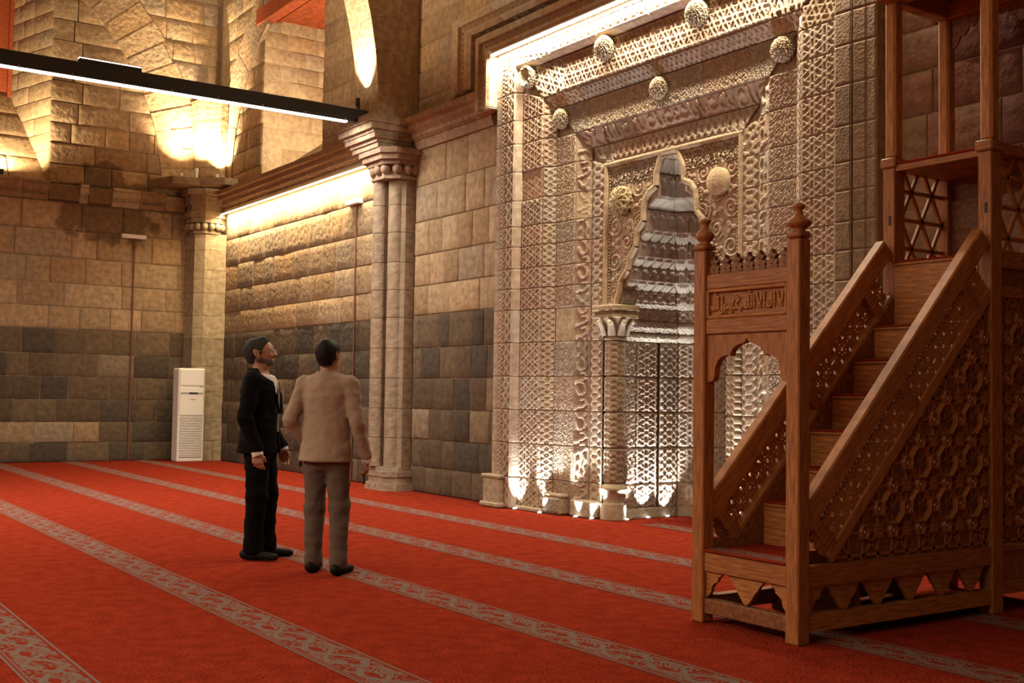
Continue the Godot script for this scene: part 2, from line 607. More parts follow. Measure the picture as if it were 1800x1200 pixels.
func build_end_wall() -> void:
	var w := structure("wall_left", "far end wall of tan and dark stone blocks", Vector3(WALL_X, 0, 0))
	# u runs along -z, out is +x
	var T := Transform3D(Basis(Vector3(0, 0, -1), Vector3.UP, Vector3(1, 0, 0)), Vector3.ZERO)
	var win := [1.2, 4.86]   # window jambs along u
	slab("wall_core", Vector3(-0.6, 0, -8.6), Vector3(-0.02, 5.2, 9.4), M.mortar, w)
	slab("wall_core", Vector3(-0.6, 5.2, -8.6), Vector3(-0.02, 12.6, -win[1]), M.mortar, w)
	slab("wall_core", Vector3(-0.6, 5.2, -win[0]), Vector3(-0.02, 12.6, 9.4), M.mortar, w)
	slab("wall_core", Vector3(-0.6, 9.4, -win[1]), Vector3(-0.02, 12.6, -win[0]), M.mortar, w)
	var tone := func(u: float, v: float) -> Color:
		if v > 0.36 and v < 0.75 and u > 4.3 and u < 5.8: return pick(TAN) * 0.78
		if v < 2.5: return pick(BASALT) if rng.randf() > 0.05 else pick(TAN) * 0.5
		return pick(TAN) * 0.92
	masonry(w, T, COURSES.slice(0, 7), 2.6, 8.1, 0.32, 0.85, tone, 0.012)
	masonry(w, T, COURSES.slice(6), 2.6, 8.1, 0.42, 1.10, tone, 0.005, [], true)
	var up := [4.90, 5.24]
	masonry(w, T, up, 4.9, 8.1, 0.5, 0.9, tone, 0.004, [], true)
	masonry(w, T, UPPER, 2.6, 8.1, 0.45, 1.0, tone, 0.006, [[win[0], win[1], 5.2, 9.4]], true)
	voussoirs(w, T, 2.33, 5.3, 4.66, 5.50, 0.02, 1.05, 13, 0.022, TAN)
	# splayed window: right jamb of cut blocks and a steep sill
	var outer := Vector3(-1.5, 0, -4.42)
	var inner := Vector3(0.0, 0, -4.86)
	var dir := (inner - outer).normalized()
	var nn := dir.cross(Vector3.UP)
	if nn.z < 0: nn = -nn
	var J := Transform3D(Basis(dir, Vector3.UP, nn), outer)
	var jl := (inner - outer).length()
	var jb := mb()
	plan(jb, PackedVector2Array([Vector2(-1.5, -4.45), Vector2(-0.02, -4.89), Vector2(-0.02, -5.6), Vector2(-1.5, -5.6)]), 5.1, 9.4)
	part("jamb_core", jb, M.mortar, w)
	var js := []
	var y := 5.2
	while y < 9.4:
		js.append(y)
		y += 0.33
	masonry(w, J, js, 0.0, jl, 0.35, 0.8, func(_u: float, _v: float) -> Color: return pick(TAN), 0.010)
	var left := mb()
	plan(left, PackedVector2Array([Vector2(-1.5, -1.6), Vector2(-0.02, -1.2), Vector2(-0.02, -0.4), Vector2(-1.5, -0.4)]), 5.1, 9.4)
	part("jamb_core", left, M.plaster, w)
	# sill: rises from the string course to the shutter
	var a := Vector3(0.02, 5.22, 0)
	var e := Vector3(-1.5, 7.15, 0)
	var sd := (e - a).normalized()
	var S := Transform3D(Basis(Vector3(0, 0, -1), sd, Vector3(0, 0, -1).cross(sd)), a)
	var sl := (e - a).length()
	masonry(w, S, [0.0, sl * 0.26, sl * 0.5, sl * 0.76, sl], 1.3, 4.86, 0.5, 1.1, func(_u: float, _v: float) -> Color: return pick(TAN) * 0.9, 0.006)
	var sb := mb()
	sb.prism(PackedVector2Array([Vector2(0, 5.18), Vector2(-1.5, 7.1), Vector2(-1.5, 5.0), Vector2(0, 5.0)]), -4.9, -1.2)
	part("sill_core", sb, M.mortar, w)
	var sh := structure("window_2", "red wooden shutter deep in the end wall window", Vector3(WALL_X, 0, 0))
	slab("shutter_frame", Vector3(-1.62, 6.9, -4.62), Vector3(-1.42, 9.5, -4.36), M.wood_red, sh)
	slab("shutter_board", Vector3(-1.66, 6.9, -4.4), Vector3(-1.52, 9.5, -1.4), M.wood_red, sh)
	slab("lintel", Vector3(-1.6, 9.4, -5.0), Vector3(0.1, 9.6, -1.0), M.wood_red, sh)
	# string course of single stones, some lost their moulding
	var prof := [Vector2(0, 4.90), Vector2(0.05, 4.90), Vector2(0.10, 4.98), Vector2(0.10, 5.03), Vector2(0.15, 5.07), Vector2(0.16, 5.16), Vector2(0.20, 5.20), Vector2(0.20, 5.24), Vector2(0, 5.25)]
	var plain := [Vector2(0, 4.90), Vector2(0.12, 4.92), Vector2(0.13, 5.20), Vector2(0, 5.24)]
	var z := -2.6
	var i := 0
	var cuts := [-3.4, -4.4, -4.86, -5.42, -5.58, -6.02, -6.55, -7.05, -7.45]
	var band := structure("trim_1", "moulded stone string course along the end wall", Vector3(WALL_X, 0, 0))
	for c in cuts:
		var worn: bool = i in [3, 5, 8]
		var tone2: Color = pick(TAN) * 0.8
		if i in [4, 6]: tone2 = Color(0.50, 0.44, 0.33)
		if i in [3, 5]: tone2 = Color(0.20, 0.13, 0.07)
		var b := mb(true, tone2)
		b.run(plain if worn else prof, Vector3(0, 0, z - 0.003), Vector3(0, 0, c + 0.003), Vector3(1, 0, 0))
		var o := part("cornice_stone", b, M.stone, band)
		if not worn:
			var t := mb(true, tone2 * 0.9)
			teeth(t, Vector3(0.105, 5.005, z - 0.02), Vector3(0.105, 5.005, c + 0.02), Vector3(1, 0, 0), 0.045)
			part("bead_row", t, M.stone, o)
		z = c
		i += 1


# a row of small pyramids, the carved bead of a moulding
func teeth(b: MB, a: Vector3, e: Vector3, o: Vector3, s: float) -> void:
	var n := int((e - a).length() / s)
	var d := (e - a) / n
	for k in n:
		var p := a + d * k
		var q := p + d * 0.86
		var h := Vector3(0, s * 0.45, 0)
		var tip := (p + q) * 0.5 + o * s * 0.5
		var A := p - h
		var B := q - h
		var D := q + h
		var E := p + h
		for f in [[A, B], [B, D], [D, E], [E, A]]:
			if (f[1] - f[0]).cross(tip - f[0]).dot(o) < 0: b.tri(f[0], tip, f[1])
			else: b.tri(f[0], f[1], tip)


func build_prayer_wall() -> void:
	var w := structure("wall_back", "prayer wall of tan and dark stone blocks", Vector3(0, 0, WALL_Z))
	var T := Transform3D()
	var win := [-20.25, -17.62]
	slab("wall_core", Vector3(WALL_X, 0, -0.6), Vector3(-12.0, 5.30, -0.02), M.mortar, w)
	slab("wall_core", Vector3(WALL_X, 5.3, -0.6), Vector3(win[0], 12.6, -0.02), M.mortar, w)
	slab("wall_core", Vector3(win[1], 5.3, -0.6), Vector3(-12.0, 12.6, -0.02), M.mortar, w)
	slab("wall_core", Vector3(win[0], 9.3, -0.6), Vector3(win[1], 12.6, -0.02), M.mortar, w)
	slab("wall_core", Vector3(-12.0, 5.9, -0.6), Vector3(-6.2, 12.6, -0.02), M.mortar, w)
	slab("wall_core", Vector3(-6.25, 0, -0.6), Vector3(6.2, 12.6, -0.02), M.mortar, w)
	# far bay
	masonry(w, T, COURSES.slice(0, 7), WALL_X + 0.6, PIER_X0, 0.32, 0.85, tone_wall, 0.012)
	masonry(w, T, COURSES.slice(6), WALL_X + 0.6, PIER_X0, 0.40, 1.0, tone_wall, 0.006)
	masonry(w, T, UPPER, WALL_X + 0.1, PIER_X0, 0.40, 0.95, tone_wall, 0.007, [[win[0], win[1], 5.2, 9.3]])
	voussoirs(w, T, -18.4, 5.3, 3.38, 4.18, PI - 0.02, PI - 1.05, 9, 0.022, TAN)
	# bay between the pier and the niche
	masonry(w, T, COURSES.slice(0, 7), PIER_X1, -12.0, 0.24, 0.60, tone_wall, 0.011)
	masonry(w, T, COURSES.slice(6), PIER_X1, -12.0, 0.36, 0.78, tone_wall, 0.005)
	masonry(w, T, UPPER.slice(0, 8), PIER_X1, -11.6, 0.45, 0.9, tone_wall, 0.004, [[-13.35, -11.0, 5.2, 6.30]])
	# right of the niche: rose and brown blocks behind the pulpit
	var rose := func(u: float, v: float) -> Color:
		if u < -6.02: return Color(0.33, 0.235, 0.155) * rng.randf_range(0.85, 1.1)
		return pick(ROSE) if (u > -5.85 and v > 2.0) or rng.randf() > 0.6 else Color(0.30, 0.19, 0.12) * rng.randf_range(0.8, 1.15)
	var ry := [0.0]
	while ry[-1] < 6.6: ry.append(ry[-1] + rng.randf_range(0.34, 0.42))
	masonry(w, T, ry, -6.22, -3.0, 0.42, 0.8, rose, 0.010)
	# deep window in the far bay
	var dep := 1.55
	var J := Transform3D(Basis(Vector3(0, 0, -1), Vector3.UP, Vector3(1, 0, 0)), Vector3(win[0], 0, 0))
	slab("jamb_core", Vector3(win[0] - 0.5, 5.2, -dep), Vector3(win[0] - 0.02, 9.4, -0.05), M.mortar, w)
	masonry(w, J, [5.30, 5.62, 5.98, 6.34, 6.66, 6.98, 7.26, 7.56, 7.86, 8.16, 8.5, 8.9], 0.0, dep, 0.35, 0.75, func(_u: float, _v: float) -> Color: return pick(TAN), 0.010)
	slab("jamb_core", Vector3(win[1] + 0.02, 5.2, -dep), Vector3(win[1] + 0.5, 9.4, -0.05), M.plaster, w)
	var sb := mb()
	sb.tr = Transform3D(Basis(Vector3(0, 0, -1), Vector3.UP, Vector3(1, 0, 0)), Vector3.ZERO)
	sb.prism(PackedVector2Array([Vector2(0.0, 5.30), Vector2(dep, 6.42), Vector2(dep, 5.0), Vector2(0.0, 5.0)]), win[0], win[1])
	part("window_sill", sb, M.plaster, w)
	var wn := structure("window_1", "deep window with red timber lintel in the far bay", Vector3(0, 0, WALL_Z))
	slab("lintel_beam", Vector3(win[0] - 0.3, 8.32, -0.16), Vector3(win[1] + 0.3, 8.62, 0.07), M.wood_red, wn)
	slab("soffit_board", Vector3(win[0], 8.40, -dep), Vector3(win[1], 8.50, -0.16), M.wood_red, wn)
	slab("soffit_batten", Vector3(win[0], 8.35, -0.30), Vector3(win[1], 8.40, -0.22), M.wood_red, wn)
	slab("shutter_board", Vector3(win[0], 6.2, -dep - 0.1), Vector3(win[1], 8.5, -dep), M.wood_red, wn)
	# string course and its stones; far bay, then from the pier to the niche
	var prof := [Vector2(0, 4.88), Vector2(0.05, 4.88), Vector2(0.09, 4.96), Vector2(0.09, 5.00), Vector2(0.15, 5.04), Vector2(0.15, 5.09), Vector2(0.21, 5.14), Vector2(0.22, 5.20), Vector2(0.27, 5.23), Vector2(0.27, 5.31), Vector2(0, 5.34)]
	var band := structure("trim_2", "moulded stone string course along the prayer wall", Vector3(0, 0, WALL_Z))
	for r in [[-22.1, -15.42, 0.95], [-14.30, -12.30, 0.72]]:
		var x: float = r[0]
		while x < r[1] - 0.05:
			var e := minf(x + r[2] * rng.randf_range(0.8, 1.2), r[1])
			if r[1] - e < 0.3: e = r[1]
			var tone: Color = Color(0.52, 0.385, 0.255) * rng.randf_range(0.85, 1.1)
			var b := mb(true, tone)
			b.run(prof, Vector3(x + 0.002, 0, 0), Vector3(e - 0.002, 0, 0), Vector3(0, 0, 1))
			var o := part("cornice_stone", b, M.stone, band)
			var t := mb(true, tone)
			teeth(t, Vector3(x + 0.02, 5.02, 0.11), Vector3(e - 0.02, 5.02, 0.11), Vector3(0, 0, 1), 0.05)
			part("bead_row", t, M.stone, o)
			x = e


func build_arch() -> void:
	var w := structure("wall_arch", "broad transverse stone arch springing from the clustered column", Vector3(PIER_X1, 0, 0))
	var thick := PIER_X1 - PIER_X0
	# pier stub above the capital and the masonry over the arch
	var R := 6.5
	var cz := -1.0
	var cy := 5.32
	var n := 44
	for k in n:
		var a := PI - PI * k / n - 0.0
		var e := PI - PI * (k + 1) / n
		var b := mb(true, Color(0.50, 0.385, 0.255) * rng.randf_range(0.94, 1.06))
		b.tr = Transform3D(Basis(Vector3(0, 0, 1), Vector3.UP, Vector3(-1, 0, 0)), Vector3.ZERO)
		var ro := R + 0.55
		b.prism(PackedVector2Array([Vector2(cz + cos(a - 0.0004) * R, cy + sin(a - 0.0004) * R), Vector2(cz + cos(a) * ro, cy + sin(a) * ro), Vector2(cz + cos(e) * ro, cy + sin(e) * ro), Vector2(cz + cos(e + 0.0004) * R, cy + sin(e + 0.0004) * R)]), 0.0 - rng.randf() * 0.004, thick + rng.randf() * 0.004)
		part("voussoir", b, M.stone, w)
	var fill := PackedVector2Array()
	for k in 23: fill.append(Vector2(cz + cos(PI - PI * k / 44.0) * (R + 0.54), cy + sin(PI - PI * k / 44.0) * (R + 0.54)))
	fill.append_array([Vector2(cz, 12.6), Vector2(WALL_Z, 12.6), Vector2(WALL_Z, cy)])
	var f := mb()
	f.tr = Transform3D(Basis(Vector3(0, 0, 1), Vector3.UP, Vector3(-1, 0, 0)), Vector3.ZERO)
	f.prism(fill, 0.006, thick - 0.006)
	part("spandrel", f, M.plaster, w)
	var fill2 := PackedVector2Array()
	for k in 23: fill2.append(Vector2(cz + cos(PI * k / 44.0) * (R + 0.54), cy + sin(PI * k / 44.0) * (R + 0.54)))
	fill2.append_array([Vector2(cz, 12.6), Vector2(9.2, 12.6), Vector2(9.2, 0.02), Vector2(5.5, 0.02), Vector2(5.5, cy)])
	var f2 := mb()
	f2.tr = f.tr
	f2.prism(fill2, 0.006, thick - 0.006)
	part("spandrel", f2, M.plaster, w)
	build_cluster()
	build_corner()


func octagon(cx: float, cz: float, r: float) -> PackedVector2Array:
	var p := PackedVector2Array()
	for k in 8: p.append(Vector2(cx + r * cos(TAU * (k + 0.5) / 8), cz + r * sin(TAU * (k + 0.5) / 8)))
	return p


# prism over a plan of (x, z) points
func plan(b: MB, poly: PackedVector2Array, y0: float, y1: float) -> void:
	var keep := b.tr
	b.tr = keep * Transform3D(Basis(Vector3(1, 0, 0), Vector3(0, 0, 1), Vector3(0, -1, 0)), Vector3.ZERO)
	b.prism(poly, -y1, -y0)
	b.tr = keep


func build_cluster() -> void:
	var at := Vector3(-14.72, 0, -7.95)
	var t := thing("clustered_column", "tall clustered stone column with ball capital carrying the arch", "column", at)
	var tone := Color(0.40, 0.315, 0.235)
	var wall := WALL_Z - at.z - 0.01
	# base: stepped and chamfered
	var base := group_part("base", t)
	var steps := [[0.0, 0.10, 0.40, 0.24], [0.10, 0.20, 0.36, 0.20], [0.20, 0.27, 0.38, 0.22], [0.27, 0.33, 0.34, 0.18]]
	for s in steps:
		var b := mb(true, tone * rng.randf_range(0.95, 1.08))
		plan(b, PackedVector2Array([Vector2(-s[2], wall), Vector2(s[2], wall), Vector2(s[2], s[3] - 0.16), Vector2(s[2] - 0.14, s[3]), Vector2(-s[2] + 0.14, s[3]), Vector2(-s[2], s[3] - 0.16)]), s[0], s[1])
		part("base_moulding", b, M.stone, base)
	# drums of the shafts, one ring of stones per course
	var ys := [0.33, 0.75, 1.17, 1.60, 2.03, 2.47, 2.87, 3.27, 3.70, 4.10, 4.46]
	for k in ys.size() - 1:
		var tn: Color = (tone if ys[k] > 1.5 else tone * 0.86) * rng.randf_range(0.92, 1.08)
		var y0: float = ys[k] + 0.003
		var y1: float = ys[k + 1] - 0.003
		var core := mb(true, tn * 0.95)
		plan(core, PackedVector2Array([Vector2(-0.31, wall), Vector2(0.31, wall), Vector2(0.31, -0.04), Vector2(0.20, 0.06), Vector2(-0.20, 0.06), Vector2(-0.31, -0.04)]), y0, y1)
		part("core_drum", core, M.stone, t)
		for sp in [[-0.13, 0.13, 0.118], [0.125, -0.005, 0.135], [-0.31, -0.03, 0.115]]:
			var b := mb(true, tn)
			b.lathe([Vector2(sp[2] - 0.004, y0), Vector2(sp[2], y0 + 0.006), Vector2(sp[2], y1 - 0.006), Vector2(sp[2] - 0.004, y1)], Vector3(sp[0], 0, sp[1]), 20)
			part("shaft_drum", b, M.stone, t)
	# capital: ring, balls, bell, abacus
	var cap := group_part("capital", t)
	var rose := Color(0.42, 0.305, 0.235)
	var rings := [[4.46, 4.50, 0.36, 0.27], [4.50, 4.58, 0.33, 0.24], [4.66, 4.72, 0.40, 0.31], [4.72, 4.80, 0.45, 0.37], [4.80, 4.88, 0.49, 0.41]]
	for s in rings:
		var b := mb(true, rose * rng.randf_range(0.95, 1.05))
		plan(b, PackedVector2Array([Vector2(-s[2], wall), Vector2(s[2], wall), Vector2(s[2], s[3] - 0.18), Vector2(s[2] - 0.16, s[3]), Vector2(-s[2] + 0.16, s[3]), Vector2(-s[2], s[3] - 0.18)]), s[0], s[1])
		part("capital_moulding", b, M.stone, cap)
	var bell := mb(true, rose)
	plan(bell, PackedVector2Array([Vector2(-0.32, wall), Vector2(0.32, wall), Vector2(0.32, 0.04), Vector2(0.18, 0.2), Vector2(-0.18, 0.2), Vector2(-0.32, 0.04)]), 4.52, 4.72)
	part("bell", bell, M.stone, cap)
	for p in [[-0.30, 0.16], [-0.15, 0.25], [0.02, 0.27], [0.18, 0.24], [0.32, 0.12], [0.36, -0.03], [0.36, -0.15], [-0.37, 0.0]]:
		var b := mb(true, rose * rng.randf_range(0.95, 1.15))
		var pr := []
		for k in 9: pr.append(Vector2(0.068 * sin(PI * k / 8) + 0.001, 4.60 - 0.075 * cos(PI * k / 8)))
		b.lathe(pr, Vector3(p[0], 0, p[1]), 12)
		part("ball", b, M.stone, cap)
	var ab := mb(true, Color(0.48, 0.375, 0.275))
	var aprof := [[4.88, 4.95, 0.40, 0.43], [4.95, 5.00, 0.42, 0.46], [5.00, 5.07, 0.47, 0.52], [5.07, 5.11, 0.48, 0.54], [5.11, 5.20, 0.53, 0.60], [5.20, 5.31, 0.56, 0.64]]
	for s in aprof:
		plan(ab, PackedVector2Array([Vector2(-s[2] - 0.10, wall), Vector2(s[2] - 0.10, wall), Vector2(s[2] - 0.10, s[3]), Vector2(-s[2] - 0.10, s[3])]), s[0], s[1])
	var abo := part("abacus", ab, M.stone, cap)
	var tt := mb(true, Color(0.42, 0.325, 0.235))
	teeth(tt, Vector3(-0.55, 5.035, 0.50), Vector3(0.36, 5.035, 0.50), Vector3(0, 0, 1), 0.05)
	teeth(tt, Vector3(0.37, 5.035, 0.48), Vector3(0.37, 5.035, -0.15), Vector3(1, 0, 0), 0.05)
	part("bead_row", tt, M.stone, abo)


func build_corner() -> void:
	var at := Vector3(-22.27, 0, -7.82)
	var t := thing("corner_column", "pale engaged stone column with ball capital in the far corner", "column", at)
	var tone := Color(0.45, 0.37, 0.25)
	var ys := [0.0, 0.40, 0.85, 1.35, 1.85, 2.4, 2.85, 3.3, 3.75, 4.15, 4.47]
	for k in ys.size() - 1:
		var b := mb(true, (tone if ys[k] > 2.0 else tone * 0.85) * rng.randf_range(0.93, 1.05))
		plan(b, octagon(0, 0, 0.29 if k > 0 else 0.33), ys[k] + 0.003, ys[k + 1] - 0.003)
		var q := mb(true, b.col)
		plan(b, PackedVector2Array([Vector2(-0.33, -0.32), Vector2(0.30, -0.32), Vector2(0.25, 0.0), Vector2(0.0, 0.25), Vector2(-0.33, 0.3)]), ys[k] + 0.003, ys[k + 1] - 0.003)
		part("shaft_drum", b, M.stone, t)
	var cap := group_part("capital", t)
	for s in [[4.47, 4.52, 0.33], [4.52, 4.68, 0.31], [4.68, 4.78, 0.39], [4.78, 4.90, 0.43], [4.90, 5.02, 0.38], [5.02, 5.22, 0.42], [5.22, 5.34, 0.50]]:
		var b := mb(true, tone * rng.randf_range(0.92, 1.05))
		plan(b, octagon(0, 0, s[2]), s[0], s[1])
		part("capital_moulding", b, M.stone, cap)
	for k in 9:
		var a := -0.7 + k * 0.38
		var b := mb(true, tone * 1.05)
		var pr := []
		for j in 9: pr.append(Vector2(0.066 * sin(PI * j / 8) + 0.001, 4.60 - 0.07 * cos(PI * j / 8)))
		b.lathe(pr, Vector3(cos(a) * 0.36, 0, sin(a) * 0.36), 10)
		part("ball", b, M.stone, cap)
	var sh := mb(true, Color(0.36, 0.27, 0.18))
	plan(sh, PackedVector2Array([Vector2(-0.33, -0.32), Vector2(0.95, -0.32), Vector2(0.95, 0.0), Vector2(0.55, 0.35), Vector2(0.45, 0.85), Vector2(-0.33, 1.1)]), 5.36, 5.50)
	part("shelf_slab", sh, M.stone, cap)
	# springing of a lost rib in the corner above the shelf
	var sp := thing("corner_springer", "broken vault springer standing in the floodlit far corner", "springer", Vector3(-22.27, 5.5, -7.82))
	for k in 5:
		var b := mb(true, pick(TAN) * 1.05)
		var g := 0.03 * k
		plan(b, PackedVector2Array([Vector2(-0.29, -0.28), Vector2(0.26 + g * 0.3, -0.28), Vector2(0.24 + g * 0.3, -0.15), Vector2(-0.08 + g, 0.12 + g), Vector2(-0.29, 0.16 + g)]), 0.003 + k * 0.335, 0.332 + k * 0.335)
		part("springer_stone", b, M.stone, sp)


func build_carpet() -> void:
	var t := thing("prayer_carpet", "wall-to-wall red prayer carpet with grey floral row borders", "carpet")
	var z := -7.95
	var edge := -WALL_X
	while z < 9.0:
		var row := mb()
		var top := z + 1.345
		if z > 8: top = 9.2
		# field in front of the border
		var x0 := WALL_X
		row.quad(Vector3(x0, 0, top), Vector3(6.0, 0, top), Vector3(6.0, 0, z), Vector3(x0, 0, z))
		row.quad(Vector3(x0, -0.012, top), Vector3(x0, 0, top), Vector3(x0, 0, z), Vector3(x0, -0.012, z))
		var o := part("carpet_row", row, M.carpet, t)
		if z < 8.0 and z > -7.9:
			var s := mb()
			s.mapped = true
			var L := 0.66
			for seg in [[WALL_X, 6.0]]:
				var i := s.v.size()
				for c in [[seg[0], z - 0.0], [seg[1], z - 0.0], [seg[1], z - 0.30], [seg[0], z - 0.30]]:
					s.vert(Vector3(c[0], 0.003, c[1]), Vector3.UP, Vector2(c[0] / L, (z - c[1]) / 0.30 * -1.0 + 1.0))
				s.ix.append_array([i, i + 2, i + 1, i, i + 3, i + 2])
			part("floral_border", s, M.stripe, o)
		z += 1.345
	# the strip at the foot of the wall and inside the niche
	var f := mb()
	f.quad(Vector3(WALL_X, -0.001, -7.95), Vector3(6.0, -0.001, -7.95), Vector3(6.0, -0.001, -8.14), Vector3(WALL_X, -0.001, -8.14))
	f.quad(Vector3(-10.3, -0.001, -8.14), Vector3(-7.9, -0.001, -8.14), Vector3(-7.9, -0.001, -9.9), Vector3(-10.3, -0.001, -9.9))
	part("carpet_row", f, M.carpet, t)
	var s2 := mb()
	s2.mapped = true
	for c in [[-9.55, -8.27], [-8.25, -8.27], [-8.25, -8.53], [-9.55, -8.53]]:
		s2.vert(Vector3(c[0], 0.004, c[1]), Vector3.UP, Vector2(c[0] / 0.62, (c[1] + 8.53) / 0.26))
	s2.ix.append_array([0, 2, 1, 0, 3, 2])
	part("floral_border", s2, M.stripe, t)


# ---------------------------------------------------------------- carved relief
const TS := 96


func make_tile(called: String, f: Callable) -> void:
	var a := PackedFloat32Array()
	a.resize(TS * TS)
	for j in TS:
		for i in TS: a[j * TS + i] = clampf(f.call((i + 0.5) / TS, (j + 0.5) / TS), 0.0, 1.0)
	tiles[called] = a


func ridge(d: float, w: float) -> float:   # strap of half width w with a shallow groove down its middle
	return (1.0 - sm(w * 0.9, w * 1.15, d)) * (0.82 + 0.18 * sm(0.0, w * 0.35, d))


func wrapd(x: float) -> float:   # distance to the nearest whole number
	return absf(x - roundf(x))


func seg_d(p: Vector2, a: Vector2, b: Vector2) -> float:
	var t := clampf((p - a).dot(b - a) / maxf(1e-6, (b - a).length_squared()), 0.0, 1.0)
	return p.distance_to(a + (b - a) * t)


func make_tiles() -> void:
	make_tile("plain", func(_s: float, _t: float) -> float: return 0.55)
	make_tile("flutes", func(s: float, _t: float) -> float: return 0.5 + 0.5 * sin(TAU * s * 3.0))
	make_tile("star", func(s: float, t: float) -> float:   # six-fold strapwork
		# period sqrt(3) across and 1 along: two straps a side in three directions make six-pointed stars
		var d := 9.0
		for f in [t - s, 2.0 * s, t + s]: d = minf(d, absf(wrapd(f) - 0.19) / 1.155)
		return ridge(d, 0.062))
	make_tile("hex", func(s: float, t: float) -> float:   # three families of straps
		var d := 9.0
		for a in [Vector2(1, 1), Vector2(1, -1), Vector2(2, 0)]:
			d = minf(d, wrapd(s * a.x + t * a.y + 0.25) / a.length())
		var q := Vector2(wrapd(s), wrapd(t)).length()
		return maxf(ridge(d, 0.095), 0.8 * (1.0 - sm(0.05, 0.09, q))))
	make_tile("braid", func(s: float, t: float) -> float:
		var x := s - 0.5
		var d := minf(absf(x - 0.30 * cos(TAU * t)), absf(x + 0.30 * cos(TAU * t))) * 0.72
		var h := ridge(d, 0.105)
		if absf(x) > 0.44: h = 0.9
		h = maxf(h, 0.8 * (1.0 - sm(0.05, 0.09, Vector2(x, wrapd(t)).length())))
		return maxf(h, 0.8 * (1.0 - sm(0.05, 0.09, Vector2(x, wrapd(t + 0.5)).length()))))
	make_tile("leaf", func(s: float, t: float) -> float:   # fine arabesque
		var u := s * TAU
		var v := t * TAU
		var f := sin(u + 1.9 * sin(v)) + sin(v + 1.9 * sin(u + 0.8)) + 0.5 * sin(2.0 * u - v)
		return 1.0 - sm(0.20, 0.42, absf(f * 0.9 - roundf(f * 0.9))))
	make_tile("chain", func(s: float, t: float) -> float:   # linked lozenges round a leaf
		var x := s - 0.5
		var d := absf(absf(x) + absf(wrapd(t) * 1.0) - 0.34) * 0.7
		var d2 := absf(absf(x) + absf(wrapd(t + 0.5)) - 0.34) * 0.7
		var h := maxf(ridge(d, 0.08), ridge(d2, 0.08))
		var e := Vector2(x * 1.6, wrapd(t + 0.25) * 1.2).length()
		return maxf(h, 0.75 * (1.0 - sm(0.07, 0.11, e))))
	make_tile("scroll", func(s: float, t: float) -> float:   # spirals with leaves
		var h := 0.0
		for c in [Vector2(0.27, 0.27), Vector2(0.75, 0.77)]:
			var p: Vector2 = Vector2(s, t) - c
			var r := p.length()
			var a := p.angle() / TAU
			if r < 0.31:
				var w := r * 7.0 - a * (1.0 if c.x < 0.5 else -1.0)
				h = maxf(h, 1.0 - sm(0.18, 0.34, absf(w - roundf(w))))
		for c in [Vector2(0.75, 0.25), Vector2(0.25, 0.75)]:
			var p: Vector2 = Vector2(s, t) - c
			var r := p.length()
			h = maxf(h, 0.9 * (1.0 - sm(0.8, 1.0, r / (0.15 + 0.08 * cos(p.angle() * 3.0)))))
			h = minf(h, 0.35 + sm(0.02, 0.05, r))
		return h)
	make_tile("bead", func(s: float, t: float) -> float:
		return 1.0 - sm(0.20, 0.40, Vector2(s - 0.5, t - 0.5).length()))
	make_tile("scallop", func(s: float, t: float) -> float:
		var x := absf(s - 0.5)
		return (1.0 - sm(0.30, 0.5, x)) * (0.55 + 0.45 * absf(sin(s * TAU * 2.0))) * (1.0 - 0.5 * t))
	make_tile("cell", func(s: float, t: float) -> float:   # small pointed arches
		var x := absf(s - 0.5)
		var top := 0.80 - 1.6 * x * x
		var inside := (x < 0.36) and t < top
		var rim := absf(x - 0.36) < 0.05 or absf(t - top) < 0.07
		return 0.9 if rim else (0.25 if inside else 0.6))
	# script band: stems, bowls and tails as broad strokes
	var strokes := []
	var r2 := RandomNumberGenerator.new()
	r2.seed = 5
	var t0 := 0.03
	while t0 < 0.95:
		var kind := r2.randi() % 5
		if kind == 0:
			strokes.append([Vector2(0.12, t0 + 0.02), Vector2(0.5, t0 + 0.01), Vector2(0.86, t0)])
			t0 += 0.055
		elif kind == 1:
			var arc := []
			for k in 7: arc.append(Vector2(0.52 - 0.26 * cos(PI * k / 6 * 1.5), t0 + 0.06 - 0.055 * sin(PI * k / 6 * 1.5)))
			strokes.append(arc)
			t0 += 0.11
		elif kind == 2:
			strokes.append([Vector2(0.15, t0), Vector2(0.62, t0 + 0.02), Vector2(0.84, t0 + 0.05), Vector2(0.72, t0 + 0.085), Vector2(0.5, t0 + 0.075)])
			t0 += 0.10
		elif kind == 3:
			strokes.append([Vector2(0.70, t0), Vector2(0.78, t0 + 0.04), Vector2(0.66, t0 + 0.08)])
			strokes.append([Vector2(0.30, t0 + 0.02), Vector2(0.34, t0 + 0.035)])
			t0 += 0.09
		else:
			strokes.append([Vector2(0.2, t0 + 0.05), Vector2(0.42, t0), Vector2(0.72, t0 + 0.015), Vector2(0.80, t0 + 0.06)])
			t0 += 0.075
	make_tile("script", func(s: float, t: float) -> float:
		var d := 9.0
		for st in strokes:
			for k in st.size() - 1:
				var a: Vector2 = st[k]
				var b: Vector2 = st[k + 1]
				if t < minf(a.y, b.y) - 0.03 or t > maxf(a.y, b.y) + 0.03: continue
				d = minf(d, seg_d(Vector2(s * 0.14, t), Vector2(a.x * 0.14, a.y), Vector2(b.x * 0.14, b.y)))
		return 1.0 - sm(0.008, 0.013, d))


